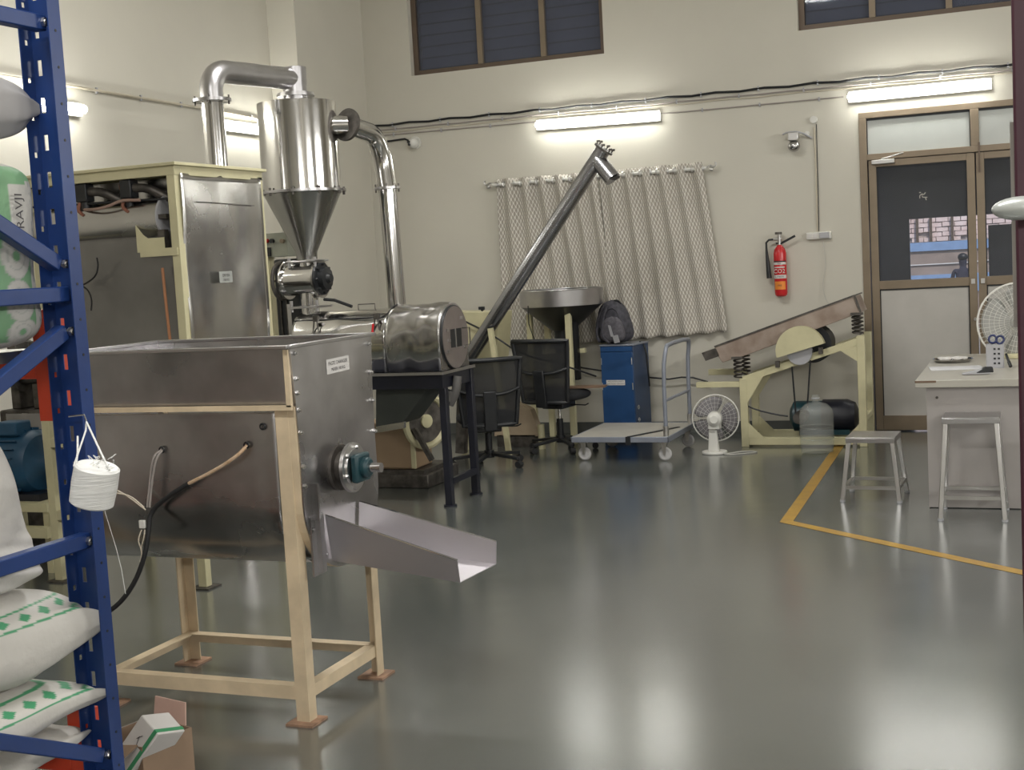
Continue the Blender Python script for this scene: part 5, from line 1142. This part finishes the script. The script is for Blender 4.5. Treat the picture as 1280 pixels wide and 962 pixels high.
def stool(cx, cy_, w0, d0, w1, d1, h, rz, label):
    t = thing('steel_stool', label, 'stool', (cx, cy_, 0), rz, 'square steel stools')
    part('seat', MB().box(-w0/2, w0/2, -d0/2, d0/2, h-.006, h).box(-w0/2, w0/2, -d0/2, -d0/2+.004, h-.035, h-.006).box(-w0/2, w0/2, d0/2-.004, d0/2, h-.035, h-.006).box(-w0/2, -w0/2+.004, -d0/2, d0/2, h-.035, h-.006).box(w0/2-.004, w0/2, -d0/2, d0/2, h-.035, h-.006), STEELB, t, local=True, bevel=.003)
    f = .22
    for sx in (-1, 1):
        for sy in (-1, 1):
            L = part('leg', MB().beam((sx*(w0/2-.02), sy*(d0/2-.02), h-.008), (sx*w1/2, sy*d1/2, .008), .026, .026), ALU, t, local=True, bevel=.003)
            part('rubber_foot', MB().cyl((sx*w1/2, sy*d1/2, 0), (sx*w1/2, sy*d1/2, .012), .017, n=12), GREYP, L, local=True)
    wx_ = w1/2-(w1/2-w0/2+.02)*f; wy_ = d1/2-(d1/2-d0/2+.02)*f; z = h*f
    for a, b in (((-wx_, -wy_), (wx_, -wy_)), ((-wx_, wy_), (wx_, wy_)), ((-wx_, -wy_), (-wx_, wy_)), ((wx_, -wy_), (wx_, wy_))):
        part('foot_rail', MB().beam((*a, z), (*b, z), .02, .02), ALU, t, local=True)
    return t
stool(-.955, 8.42, .30, .30, .345, .36, .40, R(-2), 'low square steel stool near the yellow line')
stool(-.345, 7.90, .31, .26, .345, .34, .585, R(0), 'tall square steel stool in front of the desk')

zt = .772
q = P(1191, 452, Z=zt)
ty = thing('metal_tray', 'oval steel tray with crumpled white paper on the desk', 'tray', (q.x, q.y, zt))
part('tray_dish', MB().lathe((q.x, q.y, zt), (0, 0, 1), [(0, .09), (.003, .11), (.022, .135), (.022, .132), (.006, .108)], 32, False), STEELP, ty)
crm = MB()
for k in range(9): crm.ball((q.x+random.uniform(-.08, .08), q.y+random.uniform(-.06, .06), zt+.024), .03, .025, random.uniform(.008, .014), 7, 5)
part('crumpled_paper', crm, LABEL, ty, flat=True)
q = P(1195, 460, Z=zt)
tag(part('paper_sheet', MB().cbox((q.x, q.y, zt+.0015), (.32, .24, .002), Matrix.Rotation(R(8), 3, 'Z')), mat('soft_white_paper', (.60, .60, .62), .6)), 'loose white paper sheet on desk in front of the tray', 'paper')
q = P(1222, 464, Z=zt+.02)
tl_ = thing('stapler', 'dark-ended stapler lying on the desk beside the pen holder', 'stapler', (q.x, q.y, zt), R(10))
part('body', MB().prism([(-.09, -.02, .003), (.07, -.02, .003), (.075, -.02, .03), (.04, -.02, .04), (-.09, -.02, .012)], (0, .04, 0)), GREYP, tl_, local=True, bevel=.004); part('grip', MB().prism([(-.02, -.022, .010), (.09, -.022, .012), (.085, -.022, .046), (.04, -.022, .046)], (0, .044, 0)), BLACK, tl_, 'dark grip', local=True, bevel=.006)
q = P(1244, 460, Z=zt); hx0, hx1, hy0_, hy1_, hz_ = q.x-.053, q.x+.053, q.y, q.y+.10, .148; t_ = .003; mxq, myq = q.x, q.y+.05
ph = thing('pen_holder', 'grey perforated pen holder box on the desk', 'pen holder', (mxq, myq, zt))
part('holder_box', MB().box(hx0, hx1, hy0_, hy1_, zt, zt+.004).box(hx0, hx0+t_, hy0_, hy1_, zt+.004, zt+hz_).box(hx1-t_, hx1, hy0_, hy1_, zt+.004, zt+hz_).box(hx0+t_, hx1-t_, hy0_+.0005, hy0_+t_, zt+.004, zt+hz_).box(hx0+t_, hx1-t_, hy1_-t_, hy1_, zt+.004, zt+hz_), GREYP, ph, bevel=.002)
for k in range(4):
    for e_ in (.045, .07): part('slot', MB().box(hx0+e_, hx0+e_+.013, hy0_-.001, hy0_, zt+.025+k*.03, zt+.037+k*.03), BLACK, ph)
scs = thing('scissors', 'scissors with dark blue handles standing in the pen holder', 'scissors', (mxq, myq, zt+.02))
part('handle_loop', MB().torus((mxq-.012, myq, zt+.18), (.3, -1, .1), .024, .007, 20, 8), BLUEH, scs); part('handle_loop', MB().torus((mxq+.03, myq, zt+.175), (-.3, -1, .2), .024, .007, 20, 8), BLUEH, scs)
part('blade', MB().beam((mxq-.008, myq, zt+.155), (mxq+.005, myq, zt+.01), .012, .003).beam((mxq+.014, myq+.005, zt+.155), (mxq+.0, myq+.005, zt+.01), .012, .003), ALU, scs)
tag(part('marker_pen', MB().cyl((hx1+.012, hy0_+.03, zt+.085), (hx1+.038, hy0_-.03, zt+.012), .008, n=12).cyl((hx1+.028, hy0_-.01, zt+.04), (hx1+.039, hy0_-.035, zt+.011), .0105, n=12), BLACK), 'dark pen leaning beside the pen holder', 'pen')
fc2 = P(1272, 402, Y=9.45); fd2 = Vector((-.25, 1, 0)).normalized()
f2 = thing('table_fan', 'white table fan on the desk half hidden by the maroon door', 'fan', (fc2.x, fc2.y, zt), group='two white table fans')
part('guard', grille(fc2, .262, fd2, 24, 8, .0019), WHITEP, f2); part('blades', blades(fc2, .235, fd2), mat('clear_grey_blades', (.30, .30, .28), .4), f2, solid=.002)
part('hub', MB().lathe(fc2-fd2*.06, fd2, [(0, .03), (.01, .035), (.03, .035)], 20), WHITEP, f2); part('motor_housing', MB().lathe(fc2+fd2*.03, fd2, [(0, .06), (.10, .055), (.13, .03)], 20), WHITEP, f2)
part('stand', MB().beam(fc2+fd2*.07, (fc2.x, fc2.y+.04, zt+.02), .05, .05), WHITEP, f2, bevel=.006); part('base', MB().cyl((fc2.x, fc2.y+.02, zt), (fc2.x, fc2.y+.02, zt+.03), .11, n=28), CREAM, f2, bevel=.006)

# ================================================================== PERSON OUTSIDE
pr_ = P(1204, 345, Y=25.5); px_ = pr_.x
pp = thing('person', 'person in dark clothes standing outside beyond the glass door', 'person', (px_, 25.5, -.14)); g0 = -.14
jn = {'pel': (0, 0, .86), 'ch': (0, 0, 1.16), 'nk': (0, 0, 1.34), 'hd': (0, -.02, 1.46), 'tp': (0, -.01, 1.56), 'ls': (-.17, 0, 1.28), 'le': (-.23, .02, 1.02), 'lh': (-.20, -.10, .82), 'rs': (.17, 0, 1.28), 're': (.24, .03, 1.03), 'rh': (.22, -.08, .82),
      'lk': (-.09, -.02, .46), 'lf': (-.10, .02, .06), 'lt': (-.11, -.14, .03), 'rk': (.09, -.02, .46), 'rf': (.10, .02, .06), 'rt': (.11, -.14, .03), 'lp': (-.08, 0, .82), 'rp': (.08, 0, .82)}
rad = {'pel': .13, 'ch': .15, 'nk': .06, 'hd': .095, 'tp': .075, 'ls': .065, 'le': .045, 'lh': .035, 'rs': .065, 're': .045, 'rh': .035, 'lk': .06, 'lf': .045, 'lt': .035, 'rk': .06, 'rf': .045, 'rt': .035, 'lp': .09, 'rp': .09}
ed_ = [('pel', 'ch'), ('ch', 'nk'), ('nk', 'hd'), ('hd', 'tp'), ('ch', 'ls'), ('ls', 'le'), ('le', 'lh'), ('ch', 'rs'), ('rs', 're'), ('re', 'rh'), ('pel', 'lp'), ('lp', 'lk'), ('lk', 'lf'), ('lf', 'lt'), ('pel', 'rp'), ('rp', 'rk'), ('rk', 'rf'), ('rf', 'rt')]
ks = list(jn); me = bpy.data.meshes.new('body'); me.from_pydata([jn[k] for k in ks], [(ks.index(a), ks.index(b)) for a, b in ed_], [])
bo = bpy.data.objects.new('body', me); COL.objects.link(bo); bo.parent = pp; bo.scale = (.9, .9, .9)
sk = bo.modifiers.new('skin', 'SKIN'); sv_ = me.skin_vertices[0].data
for i, k in enumerate(ks): sv_[i].radius = (rad[k], rad[k]*.8)
sv_[0].use_root = True; bo.modifiers.new('sub', 'SUBSURF').levels = 1; me.materials.append(DARKCL)
part('hair', MB().ball((px_, 25.495, g0+1.385), .09, .095, .076), BLACK, pp)
